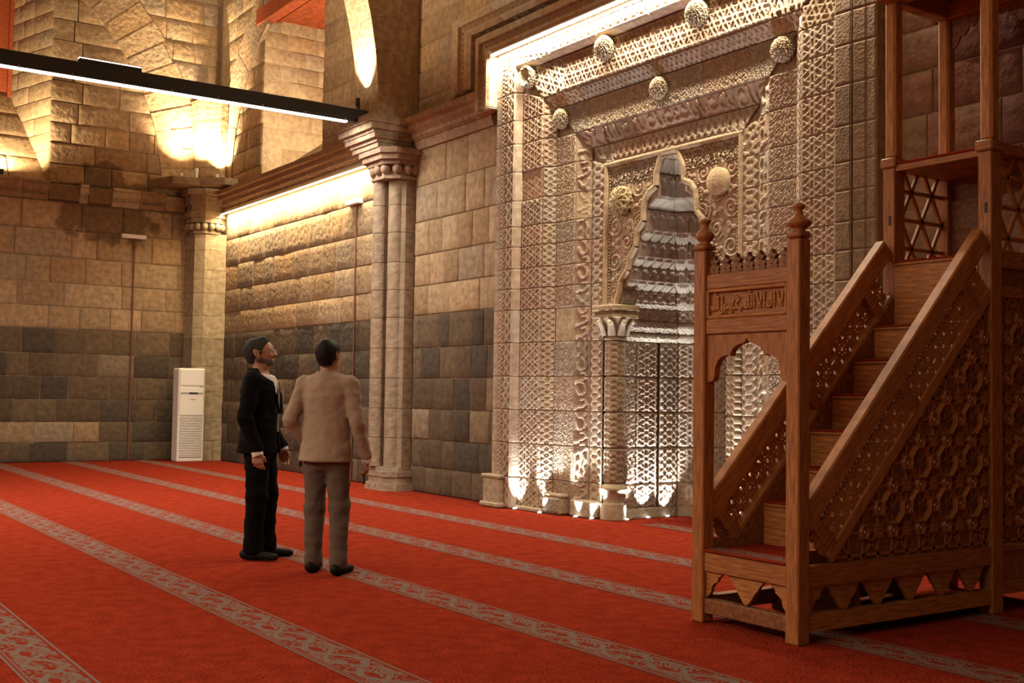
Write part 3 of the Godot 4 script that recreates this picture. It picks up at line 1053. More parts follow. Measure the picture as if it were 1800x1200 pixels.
# Carved patch A-B (across) and A-D (along); its outward side is AB x AD.
func relief(b: MB, A: Vector3, B: Vector3, C: Vector3, D: Vector3, kind: String, across: float, period: float, amp: float, org: Vector3, cell := 0.0094) -> void:
	var S := (B - A).normalized()
	var N := S.cross(D - A).normalized()
	if A.is_equal_approx(D): N = S.cross(C - B).normalized()
	var T := N.cross(S)
	var W := maxf((B - A).length(), (C - D).length())
	var ns := maxi(2, int(ceil(W / cell)))
	var nt := maxi(2, int(ceil(maxf((D - A).length(), (C - B).length()) / cell)))
	var tile: PackedFloat32Array = tiles[kind]
	var so := A.dot(S)
	var to := org.dot(T)
	var H := PackedFloat32Array()
	H.resize((ns + 1) * (nt + 1))
	var P := PackedVector3Array()
	P.resize((ns + 1) * (nt + 1))
	var k := 0
	for j in nt + 1:
		var fj := float(j) / nt
		var L := A.lerp(D, fj)
		var R := B.lerp(C, fj)
		for i in ns + 1:
			var p := L.lerp(R, float(i) / ns)
			P[k] = p
			if i == 0 or j == 0 or i == ns or j == nt:
				H[k] = -0.006
			else:
				var s := (p.dot(S) - so) / W * across
				var t := (p.dot(T) - to) / period
				H[k] = amp * tile[(int((t - floorf(t)) * TS) % TS) * TS + int((s - floorf(s)) * TS) % TS]
			k += 1
	var base := b.v.size()
	var ds := W / ns * 2.0
	var dt := maxf(0.004, (D - A).length() / nt * 2.0)
	k = 0
	for j in nt + 1:
		for i in ns + 1:
			var hs := H[k + 1 if i < ns else k] - H[k - 1 if i > 0 else k]
			var ht := H[k + ns + 1 if j < nt else k] - H[k - ns - 1 if j > 0 else k]
			b.v.append(P[k] + N * H[k])
			b.n.append((N - S * (hs / ds) - T * (ht / dt)).normalized())
			b.c.append(b.col)
			k += 1
	for j in nt:
		for i in ns:
			var q := base + j * (ns + 1) + i
			b.ix.append_array([q, q + ns + 2, q + 1, q, q + ns + 1, q + ns + 2])


# Carved half dome standing out of a face along o.
func boss(parent: Node, at: Vector3, r: float, out: float, col: Color, kind := "star", hollow := false) -> void:
	var b := mb(true, col)
	var tile: PackedFloat32Array = tiles[kind]
	var nr := 22
	var na := 72
	var base := 0
	for j in nr + 1:
		var q := float(j) / nr
		for i in na + 1:
			var a := TAU * i / na
			var rr := r * minf(1.0, 1.35 * sin(PI * 0.5 * (1.0 - q)) + 0.02)
			var zz := out * sin(PI * 0.5 * q)
			if hollow and q > 0.55: 
				zz = out * (0.76 - (q - 0.55) * 1.3)
			var h := 0.032 * tile[(int(q * 2.5 * TS) % TS) * TS + int(fposmod(i * 6.0 / na, 1.0) * TS) % TS] - 0.016
			var d := Vector3(cos(a) * cos(PI * 0.5 * q), sin(a) * cos(PI * 0.5 * q), sin(PI * 0.5 * q))
			b.vert(Vector3(cos(a) * rr, sin(a) * rr, zz) + d * h, d)
	for j in nr:
		for i in na:
			var k := base + j * (na + 1) + i
			b.ix.append_array([k, k + na + 2, k + 1, k, k + na + 1, k + na + 2])
	b.resmooth()
	var o := part("carved_boss", b, M.carve, parent)
	o.position = at


const FRAME_L := -12.03
const FRAME_TOP := 5.87
const NICHE_ROWS := [0.0, 0.385, 0.80, 1.205, 1.61, 2.02, 2.42, 2.68, 2.93, 3.20, 3.45, 3.77, 4.13, 4.48, 4.77, 5.12, 5.45, 5.87]


func carve_tone() -> Color:
	var a := [Color(0.49, 0.395, 0.300), Color(0.50, 0.375, 0.280), Color(0.47, 0.345, 0.262), Color(0.48, 0.405, 0.325), Color(0.52, 0.415, 0.300)]
	return a[rng.randi() % a.size()] * rng.randf_range(0.92, 1.08)


func build_niche() -> void:
	make_tiles()
	var t := thing("mihrab", "tall carved stone prayer niche with nested ornamental frames", "prayer niche", Vector3(XC, 0.006, WALL_Z))
	var off := Vector3(-XC, 0, -WALL_Z)
	# name, u0, z0, u1, z1, tile, repeats across, period, depth of carving
	var bands := [
		["outer_fillet", 0.0, -7.96, 0.10, -7.96, "plain", 1.0, 1.0, 0.004],
		["outer_roll", 0.10, -7.96, 0.235, -7.95, "chain", 1.0, 0.11, 0.012],
		["strap_band", 0.25, -7.95, 0.43, -7.95, "hex", 1.5, 0.13, 0.018],
		["plain_reveal", 0.43, -7.95, 0.475, -8.05, "plain", 1.0, 1.0, 0.003],
		["star_band", 0.475, -8.05, 0.895, -8.05, "star", 1.5, 0.162, 0.020],
		["braided_reveal", 0.90, -8.05, 1.035, -8.16, "braid", 1.0, 0.15, 0.015],
		["arabesque_band", 1.04, -8.16, 1.395, -8.16, "leaf", 3.0, 0.12, 0.014],
		["inscription_band", 1.40, -8.16, 1.60, -8.25, "script", 1.0, 1.35, 0.020],
		["chain_band", 1.605, -8.25, 1.82, -8.25, "chain", 1.0, 0.20, 0.014],
	]
	var rx := 2.0 * XC - FRAME_L
	for bd in bands:
		var band := group_part(bd[0], t)
		var u0: float = bd[1]
		var u1: float = bd[3]
		var core := mb()
		core.tr = Transform3D(Basis(), off)
		var q := Vector3(0, 0, -0.022)
		# left jamb, lintel, right jamb
		core.quad(Vector3(FRAME_L + u0, 0, bd[2]) + q, Vector3(FRAME_L + u1, 0, bd[4]) + q, Vector3(FRAME_L + u1, FRAME_TOP - u1, bd[4]) + q, Vector3(FRAME_L + u0, FRAME_TOP - u0, bd[2]) + q)
		core.quad(Vector3(FRAME_L + u0, FRAME_TOP - u0, bd[2]) + q, Vector3(FRAME_L + u1, FRAME_TOP - u1, bd[4]) + q, Vector3(rx - u1, FRAME_TOP - u1, bd[4]) + q, Vector3(rx - u0, FRAME_TOP - u0, bd[2]) + q)
		core.quad(Vector3(rx - u1, 0, bd[4]) + q, Vector3(rx - u0, 0, bd[2]) + q, Vector3(rx - u0, FRAME_TOP - u0, bd[2]) + q, Vector3(rx - u1, FRAME_TOP - u1, bd[4]) + q)
		part("bedding", core, M.mortar, band)
		for side in [0, 2]:
			for r in NICHE_ROWS.size() - 1:
				var y0: float = NICHE_ROWS[r] + 0.0015
				var y1: float = NICHE_ROWS[r + 1] - 0.0015
				if y0 > FRAME_TOP - u1 - 0.02: continue
				var b := mb(true, carve_tone())
				var kind: String = bd[5]
				var amp: float = bd[8]
				var ya := minf(y1, FRAME_TOP - u0)
				var yb := minf(y1, FRAME_TOP - u1)
				if side == 0:
					if bd[0] == "star_band" and r == 11 or bd[0] == "inscription_band" and r in [10] or bd[0] == "arabesque_band" and r == 5:
						amp *= 0.25
						b.col = Color(0.46, 0.30, 0.21) if bd[0] == "star_band" else Color(0.56, 0.46, 0.31)
					relief(b, Vector3(FRAME_L + u0, y0, bd[2]), Vector3(FRAME_L + u1, y0, bd[4]), Vector3(FRAME_L + u1, yb, bd[4]), Vector3(FRAME_L + u0, ya, bd[2]), kind, bd[6], bd[7], amp, Vector3.ZERO)
				else:
					if u1 < 0.48:   # plain repair blocks on this side
						kind = "plain"
						b.col = Color(0.30, 0.215, 0.145) * rng.randf_range(0.85, 1.15)
					relief(b, Vector3(rx - u0, ya, bd[2]), Vector3(rx - u1, yb, bd[4]), Vector3(rx - u1, y0, bd[4]), Vector3(rx - u0, y0, bd[2]), kind, bd[6], bd[7], amp, Vector3.ZERO)
				for k in b.v.size(): b.v[k] += off
				part("carved_block", b, M.carve, band)
		# lintel stones
		var n := 6
		for k in n:
			var xa := lerpf(FRAME_L + u0, rx - u0, float(k) / n)
			var xb := lerpf(FRAME_L + u0, rx - u0, float(k + 1) / n)
			var ia := maxf(xa + 0.0015, FRAME_L + u1)
			var ib := minf(xb - 0.0015, rx - u1)
			var oa := xa + 0.0015
			var ob := xb - 0.0015
			if k == 0: oa = FRAME_L + u0
			if k == n - 1: ob = rx - u0
			var b := mb(true, carve_tone())
			relief(b, Vector3(oa, FRAME_TOP - u0, bd[2]), Vector3(ia, FRAME_TOP - u1, bd[4]), Vector3(ib, FRAME_TOP - u1, bd[4]), Vector3(ob, FRAME_TOP - u0, bd[2]), bd[5], bd[6], bd[7], bd[8], Vector3.ZERO)
			for z in b.v.size(): b.v[z] += off
			part("carved_block", b, M.carve, band)
	# cheeks of the frame
	var ck := mb(true, Color(0.43, 0.31, 0.20))
	ck.tr = Transform3D(Basis(), off)
	ck.box(Vector3(FRAME_L + 0.02, FRAME_TOP * 0.5, -8.07), Vector3(0.05, FRAME_TOP, 0.20), 0.005)
	ck.box(Vector3(rx - 0.02, FRAME_TOP * 0.5, -8.07), Vector3(0.05, FRAME_TOP, 0.20), 0.005)
	ck.box(Vector3(XC, FRAME_TOP - 0.02, -8.07), Vector3(rx - FRAME_L, 0.06, 0.20), 0.005)
	part("frame_cheek", ck, M.stone, t)
	# bosses on the lintels
	for x in [-11.40, -9.90, -8.42, -6.90]: boss(t, Vector3(x, 5.28, -8.06) + off, 0.12, 0.17, Color(0.52, 0.44, 0.31), "star", x < -11.0)
	for x in [-10.87, -9.13, -7.40]: boss(t, Vector3(x, 4.68, -8.17) + off, 0.105, 0.13, Color(0.55, 0.45, 0.32), "star")
	build_panel(t, off)
	build_hood(t, off)
	build_jamb_columns(t, off)
	build_plinth(t, off)
	build_labels()


const CONTOUR := [Vector2(0.0, 4.07), Vector2(0.14, 4.01), Vector2(0.22, 3.81), Vector2(0.22, 3.68), Vector2(0.33, 3.63), Vector2(0.40, 3.55), Vector2(0.425, 3.45), Vector2(0.425, 3.32), Vector2(0.535, 3.215), Vector2(0.55, 3.05), Vector2(0.645, 2.94), Vector2(0.68, 2.80), Vector2(0.80, 2.685), Vector2(0.83, 2.55), Vector2(0.89, 2.42)]


func outline(s: float) -> PackedVector2Array:   # niche outline about its centre, from left foot over the point to right foot
	var p := PackedVector2Array()
	for k in range(CONTOUR.size() - 1, -1, -1): p.append(Vector2(XC - CONTOUR[k].x * s, CONTOUR[k].y))
	for k in range(1, CONTOUR.size()): p.append(Vector2(XC + CONTOUR[k].x * s, CONTOUR[k].y))
	return p


func build_panel(t: Node3D, off: Vector3) -> void:
	var pan := group_part("spandrel_panel", t)
	var z := -8.285
	var x0 := -10.21
	var x1 := 2.0 * XC - x0
	var y0 := 2.42
	var y1 := 4.05
	var hole := outline(1.0)
	# scroll-carved ground, stone by stone
	var rows := [2.42, 2.68, 2.93, 3.20, 3.45, 3.77, 4.05]
	for r in rows.size() - 1:
		for h in 2:
			var xa := x0 + 0.06 if h == 0 else XC + 0.002
			var xb := XC - 0.002 if h == 0 else x1 - 0.06
			var b := mb(true, carve_tone() * 1.06)
			var cell := 0.0135
			var nx := int((xb - xa) / cell)
			var ny := int((rows[r + 1] - rows[r]) / cell)
			var tile: PackedFloat32Array = tiles["scroll"] if r < 5 else tiles["leaf"]
			var idx := {}
			for j in ny:
				for i in nx:
					var c := Vector2(lerpf(xa, xb, (i + 0.5) / nx), lerpf(rows[r], rows[r + 1], (j + 0.5) / ny))
					if Geometry2D.is_point_in_polygon(c, hole): continue
					var q := []
					for o in [[0, 0], [1, 0], [1, 1], [0, 1]]:
						var key: int = (j + o[1]) * 2000 + i + o[0]
						if not idx.has(key):
							var x := lerpf(xa, xb, float(i + o[0]) / nx)
							var y := lerpf(rows[r], rows[r + 1], float(j + o[1]) / ny)
							var P := 0.40 if r < 5 else 0.14
							var gx := absf(x - XC) / P
							var gy := y / P
							var ii := int(fposmod(gx, 1.0) * TS) % TS
							var jj := int(fposmod(gy, 1.0) * TS) % TS
							var hh := 0.020 * tile[jj * TS + ii]
							var e := 0.024 * (tile[jj * TS + (ii + 2) % TS] - tile[jj * TS + (ii + TS - 2) % TS]) / (4.0 * P / TS) * signf(x - XC)
							var f := 0.024 * (tile[((jj + 2) % TS) * TS + ii] - tile[((jj + TS - 2) % TS) * TS + ii]) / (4.0 * P / TS)
							if j + o[1] == 0 or j + o[1] == ny: hh = 0.0
							idx[key] = b.vert(Vector3(x, y, z + hh) + off, Vector3(-e, -f, 1.0))
						q.append(idx[key])
					b.ix.append_array([q[0], q[2], q[1], q[0], q[3], q[2]])
			if b.v.size(): part("carved_block", b, M.carve, pan)
	# roll frame and bead row round the panel
	var fr := mb(true, Color(0.54, 0.42, 0.28))
	for s in [[Vector3(x0 + 0.03, y0, z + 0.02), Vector3(x0 + 0.03, y1, z + 0.02)], [Vector3(x1 - 0.03, y0, z + 0.02), Vector3(x1 - 0.03, y1, z + 0.02)], [Vector3(x0, y1 - 0.02, z + 0.02), Vector3(x1, y1 - 0.02, z + 0.02)]]:
		fr.tube([s[0] + off, s[1] + off], 0.034, -1, 10)
	part("roll_frame", fr, M.carve, pan)
	var bd := mb(true, Color(0.52, 0.40, 0.27))
	for s in [[Vector3(x0 + 0.085, y0, z + 0.015), Vector3(x0 + 0.085, y1 - 0.06, z + 0.015)], [Vector3(x1 - 0.085, y0, z + 0.015), Vector3(x1 - 0.085, y1 - 0.06, z + 0.015)]]:
		var n := int((s[1] - s[0]).length() / 0.036)
		for k in n: bd.box(s[0].lerp(s[1], (k + 0.5) / n) + off, Vector3(0.026, 0.024, 0.026), 0.008)
	for k in int((x1 - x0 - 0.2) / 0.036): bd.box(Vector3(x0 + 0.1 + (k + 0.5) * 0.036, y1 - 0.075, z + 0.015) + off, Vector3(0.024, 0.026, 0.026), 0.008)
	part("bead_border", bd, M.carve, pan)
	# moulding that follows the stepped outline, with an inner bead row
	var path := []
	for p in hole: path.append(Vector3(p.x, p.y, z + 0.012) + off)
	var mo := mb(true, Color(0.56, 0.44, 0.29))
	for k in path.size() - 1: mo.tube([path[k], path[k + 1]], 0.036, -1, 8)
	part("niche_moulding", mo, M.carve, pan)
	var bo := mb(true, Color(0.50, 0.38, 0.26))
	var wide := outline(1.0)
	for k in wide.size() - 1:
		var a := wide[k]
		var e := wide[k + 1]
		var nn := (e - a).orthogonal().normalized()
		if nn.dot(Vector2(a.x - XC, 0.4)) < 0: nn = -nn
		var n := maxi(1, int((e - a).length() / 0.034))
		for i in n:
			var p := a.lerp(e, (i + 0.5) / n) + nn * 0.062
			if p.x < x0 + 0.12 or p.x > x1 - 0.12 or p.y > y1 - 0.1: continue
			bo.box(Vector3(p.x, p.y, z + 0.018) + off, Vector3(0.023, 0.023, 0.028), 0.008)
	part("bead_border", bo, M.carve, pan)
	boss(pan, Vector3(-9.88, 3.58, z + 0.01) + off, 0.15, 0.12, Color(0.58, 0.47, 0.29), "hex")
	boss(pan, Vector3(2.0 * XC + 9.88, 3.58, z + 0.01) + off, 0.14, 0.10, Color(0.58, 0.45, 0.28), "plain")


# plan of the niche void at half width w and depth d, left front to right front
func niche_plan(w: float, d: float, y: float) -> Array:
	var z := -8.30
	return [Vector3(XC - w, y, z), Vector3(XC - w, y, z - d * 0.70), Vector3(XC - w * 0.58, y, z - d), Vector3(XC + w * 0.58, y, z - d), Vector3(XC + w, y, z - d * 0.70), Vector3(XC + w, y, z)]


func shell(parent: Node, off: Vector3, lo: Array, hi: Array, called: String, kind: String, rep: Array, period: float, amp: float, col: Color, cell := 0.014) -> void:
	var bk := mb()
	for k in lo.size() - 1:
		# faces look inwards: across runs along the plan, up runs up
		var b := mb(true, col * rng.randf_range(0.94, 1.06))
		relief(b, lo[k], lo[k + 1], hi[k + 1], hi[k], kind, rep[k % rep.size()], period, amp, lo[k], cell)
		for z in b.v.size(): b.v[z] += off
		part(called, b, M.carve, parent)
		var nn: Vector3 = (lo[k + 1] - lo[k]).cross(Vector3.UP).normalized() * -0.03
		bk.quad(lo[k] + nn + off, lo[k + 1] + nn + off, hi[k + 1] + nn + off, hi[k] + nn + off)
	part("bedding", bk, M.mortar, parent)


func build_hood(t: Node3D, off: Vector3) -> void:
	var body := group_part("niche_wall", t)
	var rows := [0.10, 0.385, 0.80, 1.205, 1.61, 2.02]
	var tiles_for := ["leaf", "star", "star", "hex", "star"]
	for r in rows.size() - 1:
		# side walls in upright strips, each a stone of its own
		var y0: float = rows[r] + 0.003
		var y1: float = rows[r + 1] - 0.003
		var lo := niche_plan(0.96, 1.42, y0)
		var hi := niche_plan(0.96, 1.42, y1)
		for s in 5:
			var cuts: Array = [[0.0, 0.34, 0.36, 0.70, 0.72, 1.0], [0.0, 0.5, 0.5, 1.0], [0.0, 0.2, 0.2, 0.5, 0.5, 0.8, 0.8, 1.0], [0.0, 0.5, 0.5, 1.0], [0.0, 0.28, 0.30, 0.64, 0.66, 1.0]][s]
			for c in range(0, cuts.size(), 2):
				var b := mb(true, carve_tone() * 0.95)
				var kind: String = ["leaf", "star", "braid", "hex", "chain"][(s + c / 2 + (1 if s == 4 else 0)) % 5]
				var w: float = (lo[s + 1] - lo[s]).length() * (cuts[c + 1] - cuts[c])
				var inset: Vector3 = (lo[s + 1] - lo[s]).cross(Vector3.UP).normalized() * (-0.03 if (c / 2) % 2 == 1 else 0.0)
				if kind == "braid" and w > 0.3: kind = "star"
				relief(b, lo[s].lerp(lo[s + 1], cuts[c]) + inset, lo[s].lerp(lo[s + 1], cuts[c + 1]) + inset, hi[s].lerp(hi[s + 1], cuts[c + 1]) + inset, hi[s].lerp(hi[s + 1], cuts[c]) + inset, kind, maxf(1.0, roundf(w / (0.26 if kind == "star" else 0.17))), 0.15 if kind == "star" else 0.17, 0.017, Vector3.ZERO, 0.014)
				for z in b.v.size(): b.v[z] += off
				part("carved_block", b, M.carve, body)
	var back := mb()
	var l2 := niche_plan(1.02, 1.50, 0.0)
	var h2 := niche_plan(1.02, 1.50, 2.6)
	for s in 5: back.quad(l2[s] + off, l2[s + 1] + off, h2[s + 1] + off, h2[s] + off)
	part("bedding", back, M.mortar, body)
	# skirting at the foot of the niche, sloping out
	shell(body, off, niche_plan(0.90, 1.36, 0.0), niche_plan(0.955, 1.415, 0.11), "skirting", "leaf", [5.0, 3.0, 6.0, 3.0, 5.0], 0.11, 0.010, Color(0.47, 0.38, 0.27))
	# mouldings between wall and hood, each leaning into the niche
	var hood := group_part("stalactite_hood", t)
	var pale := Color(0.50, 0.435, 0.345)  # soffit colour, painted paler than tier walls for the uplight on it
	var prof := [[2.02, 0.96, 1.42, "leaf"], [2.08, 0.90, 1.36, "plain"], [2.12, 0.92, 1.37, "leaf"], [2.20, 0.86, 1.28, "plain"], [2.25, 0.88, 1.30, "chain"], [2.40, 0.875, 1.28, "leaf"], [2.46, 0.815, 1.18, "chain"], [2.62, 0.81, 1.17, "scallop"], [2.68, 0.69, 0.98, "cell"], [2.86, 0.68, 0.96, "scallop"], [2.93, 0.56, 0.80, "cell"], [3.13, 0.55, 0.79, "scallop"], [3.21, 0.43, 0.62, "cell"], [3.46, 0.425, 0.60, "plain"], [3.56, 0.23, 0.36, "cell"], [3.82, 0.22, 0.33, "flutes"], [3.98, 0.13, 0.20, "flutes"], [4.06, 0.012, 0.02, "plain"]]
	for k in prof.size() - 1:
		var p: Array = prof[k]
		var q: Array = prof[k + 1]
		var kind: String = p[3]
		var n := 5.0
		var slant: bool = p[1] - q[1] > 0.05
		var rep := [maxf(2.0, roundf(p[2] * 5.0)), maxf(1.0, roundf(p[1] * 4.0)), maxf(2.0, roundf(p[1] * 8.0)), maxf(1.0, roundf(p[1] * 4.0)), maxf(2.0, roundf(p[2] * 5.0))]
		if kind == "flutes": rep = [1.0, 1.0, 1.0, 1.0, 1.0]
		var tier := "tier_soffit" if slant else "tier_wall"
		# returns that close the gap between the hood and the stepped outline
		for sg in [-1.0, 1.0]:
			var rt := mb(true, Color(0.47, 0.375, 0.29))
			var e0 := Vector3(XC + sg * (p[1] - 0.02), p[0], -8.303) + off
			var e1 := Vector3(XC + sg * (q[1] - 0.02), q[0], -8.303) + off
			var o0 := Vector3(XC + sg * (p[1] + 0.17), p[0], -8.303) + off
			var o1 := Vector3(XC + sg * (q[1] + 0.17), q[0], -8.303) + off
			if sg > 0: rt.quad(e0, o0, o1, e1)
			else: rt.quad(o0, e0, e1, o1)
			part("tier_return", rt, M.carve, hood)
		shell(hood, off, niche_plan(p[1], p[2], p[0]), niche_plan(q[1], q[2], q[0]), tier, kind, rep, maxf(0.05, Vector2(q[0] - p[0], (p[1] - q[1]) * 1.2).length()), 0.040 if kind in ["cell", "scallop"] else 0.014, (pale if slant else Color(0.43, 0.335, 0.262)) * rng.randf_range(0.93, 1.05), 0.012)


func build_jamb_columns(t: Node3D, off: Vector3) -> void:
	for sgn in [-1.0, 1.0]:
		var col := group_part("engaged_column", t)
		var m := Vector3(XC + sgn * 0.96, 0, -8.33) + off
		# carved shaft in drums
		var ys := [0.40, 0.80, 1.205, 1.61, 2.02]
		for k in ys.size() - 1:
			var b := mb(true, Color(0.42, 0.325, 0.225) * rng.randf_range(0.94, 1.08))
			var tile: PackedFloat32Array = tiles["chain"]
			var na := 44
			var ny := int((ys[k + 1] - ys[k]) / 0.013)
			for j in ny + 1:
				var y: float = lerpf(ys[k] + 0.003, ys[k + 1] - 0.003, float(j) / ny)
				for i in na + 1:
					var a := TAU * i / na
					var jj := int(fposmod(y / 0.14, 1.0) * TS) % TS
					var ii := int(fposmod(4.0 * i / na, 1.0) * TS) % TS
					var h := 0.014 * tile[jj * TS + ii] if j > 0 and j < ny else -0.006
					var e := (tile[jj * TS + (ii + 2) % TS] - tile[jj * TS + (ii + TS - 2) % TS]) * 0.5
					var d := Vector3(cos(a), 0, sin(a))
					b.vert(m + d * (0.105 + h) + Vector3(0, y, 0), d + Vector3(-sin(a), 0, cos(a)) * -e)
			for j in ny:
				for i in na:
					var q := j * (na + 1) + i
					b.ix.append_array([q, q + 1, q + na + 2, q, q + na + 2, q + na + 1])
			b.resmooth()
			part("shaft_drum", b, M.carve, col)
		# foot
		var f := mb(true, Color(0.50, 0.405, 0.28))
		f.lathe([Vector2(0.155, 0.0), Vector2(0.155, 0.17), Vector2(0.13, 0.175), Vector2(0.115, 0.20), Vector2(0.12, 0.26), Vector2(0.155, 0.33), Vector2(0.165, 0.335), Vector2(0.165, 0.36), Vector2(0.13, 0.385), Vector2(0.115, 0.40)], m, 8, 0.3927, 0.3927 + TAU)
		part("column_foot", f, M.carve, col)
		# capital: bell with drooping leaves under a deep abacus
		var c := mb(true, Color(0.46, 0.37, 0.265))
		c.lathe([Vector2(0.125, 2.02), Vector2(0.135, 2.035), Vector2(0.115, 2.05), Vector2(0.12, 2.14), Vector2(0.16, 2.22), Vector2(0.19, 2.27)], m, 24)
		part("bell", c, M.carve, col)
		for k in 8:
			var a := TAU * k / 8 + 0.2
			var lf := mb(true, Color(0.52, 0.44, 0.34))
			var d := Vector3(cos(a), 0, sin(a))
			lf.tube([m + d * 0.13 + Vector3(0, 2.07, 0), m + d * 0.165 + Vector3(0, 2.17, 0), m + d * 0.215 + Vector3(0, 2.235, 0), m + d * 0.235 + Vector3(0, 2.205, 0)], 0.05, 0.028, 8, 0.5, d)
			part("leaf", lf, M.carve, col)
		var ab := mb(true, Color(0.50, 0.40, 0.26))
		ab.box(m + Vector3(0, 2.285, 0.0), Vector3(0.40, 0.035, 0.36), 0.008)
		ab.box(m + Vector3(0, 2.325, 0.0), Vector3(0.35, 0.05, 0.32), 0.006)
		ab.box(m + Vector3(0, 2.38, 0.0), Vector3(0.42, 0.07, 0.38), 0.014)
		var ao := part("abacus", ab, M.carve, col)
		var bb := mb(true, Color(0.40, 0.29, 0.19))
		for k in 13: bb.box(m + Vector3(-0.168 + k * 0.028, 2.325, 0.162), Vector3(0.02, 0.036, 0.012), 0.004)
		for k in 11: bb.box(m + Vector3(0.177, 2.325, -0.14 + k * 0.028), Vector3(0.012, 0.036, 0.02), 0.004)
		part("bead_border", bb, M.carve, ao)


func build_plinth(t: Node3D, off: Vector3) -> void:
	var rx := 2.0 * XC - FRAME_L
	for sgn in [-1.0, 1.0]:
		var X := func(u: float) -> float: return (FRAME_L + u) if sgn < 0 else (rx - u)
		var pl := group_part("plinth", t)
		var b := mb(true, Color(0.47, 0.38, 0.26))
		b.tr = Transform3D(Basis(), off)
		b.box(Vector3(X.call(0.13), 0.18, -7.93), Vector3(0.36, 0.36, 0.14), 0.02)
		b.box(Vector3(X.call(0.13), 0.375, -7.93), Vector3(0.40, 0.05, 0.17), 0.02)
		b.box(Vector3(X.call(0.13), 0.03, -7.92), Vector3(0.42, 0.06, 0.18), 0.015)
		part("corner_pedestal", b, M.carve, pl)
		var c := mb(true, Color(0.46, 0.36, 0.245))
		c.tr = b.tr
		c.box(Vector3(X.call(1.17), 0.10, -8.10), Vector3(0.34, 0.20, 0.14), 0.02)
		c.box(Vector3(X.call(1.17), 0.215, -8.11), Vector3(0.36, 0.04, 0.15), 0.012)
		part("arabesque_pedestal", c, M.carve, pl)
		var d := mb(true, Color(0.46, 0.37, 0.26))
		d.tr = b.tr
		d.box(Vector3(X.call(1.62), 0.095, -8.19), Vector3(0.40, 0.19, 0.16), 0.015)
		part("foot_block", d, M.carve, pl)
		d = mb(true, Color(0.46, 0.37, 0.26))
		d.tr = b.tr
		d.box(Vector3(X.call(0.70), 0.02, -8.02), Vector3(0.62, 0.05, 0.08), 0.012)
		part("foot_ledge", d, M.carve, pl)
		var e := mb(true, carve_tone())
		var xa: float = X.call(1.02)
		var xb: float = X.call(1.32)
		relief(e, Vector3(minf(xa, xb), 0.02, -8.025), Vector3(maxf(xa, xb), 0.02, -8.025), Vector3(maxf(xa, xb), 0.19, -8.025), Vector3(minf(xa, xb), 0.19, -8.025), "leaf", 2.0, 0.15, 0.014, Vector3.ZERO)
		for k in e.v.size(): e.v[k] += off
		part("carved_block", e, M.carve, pl)


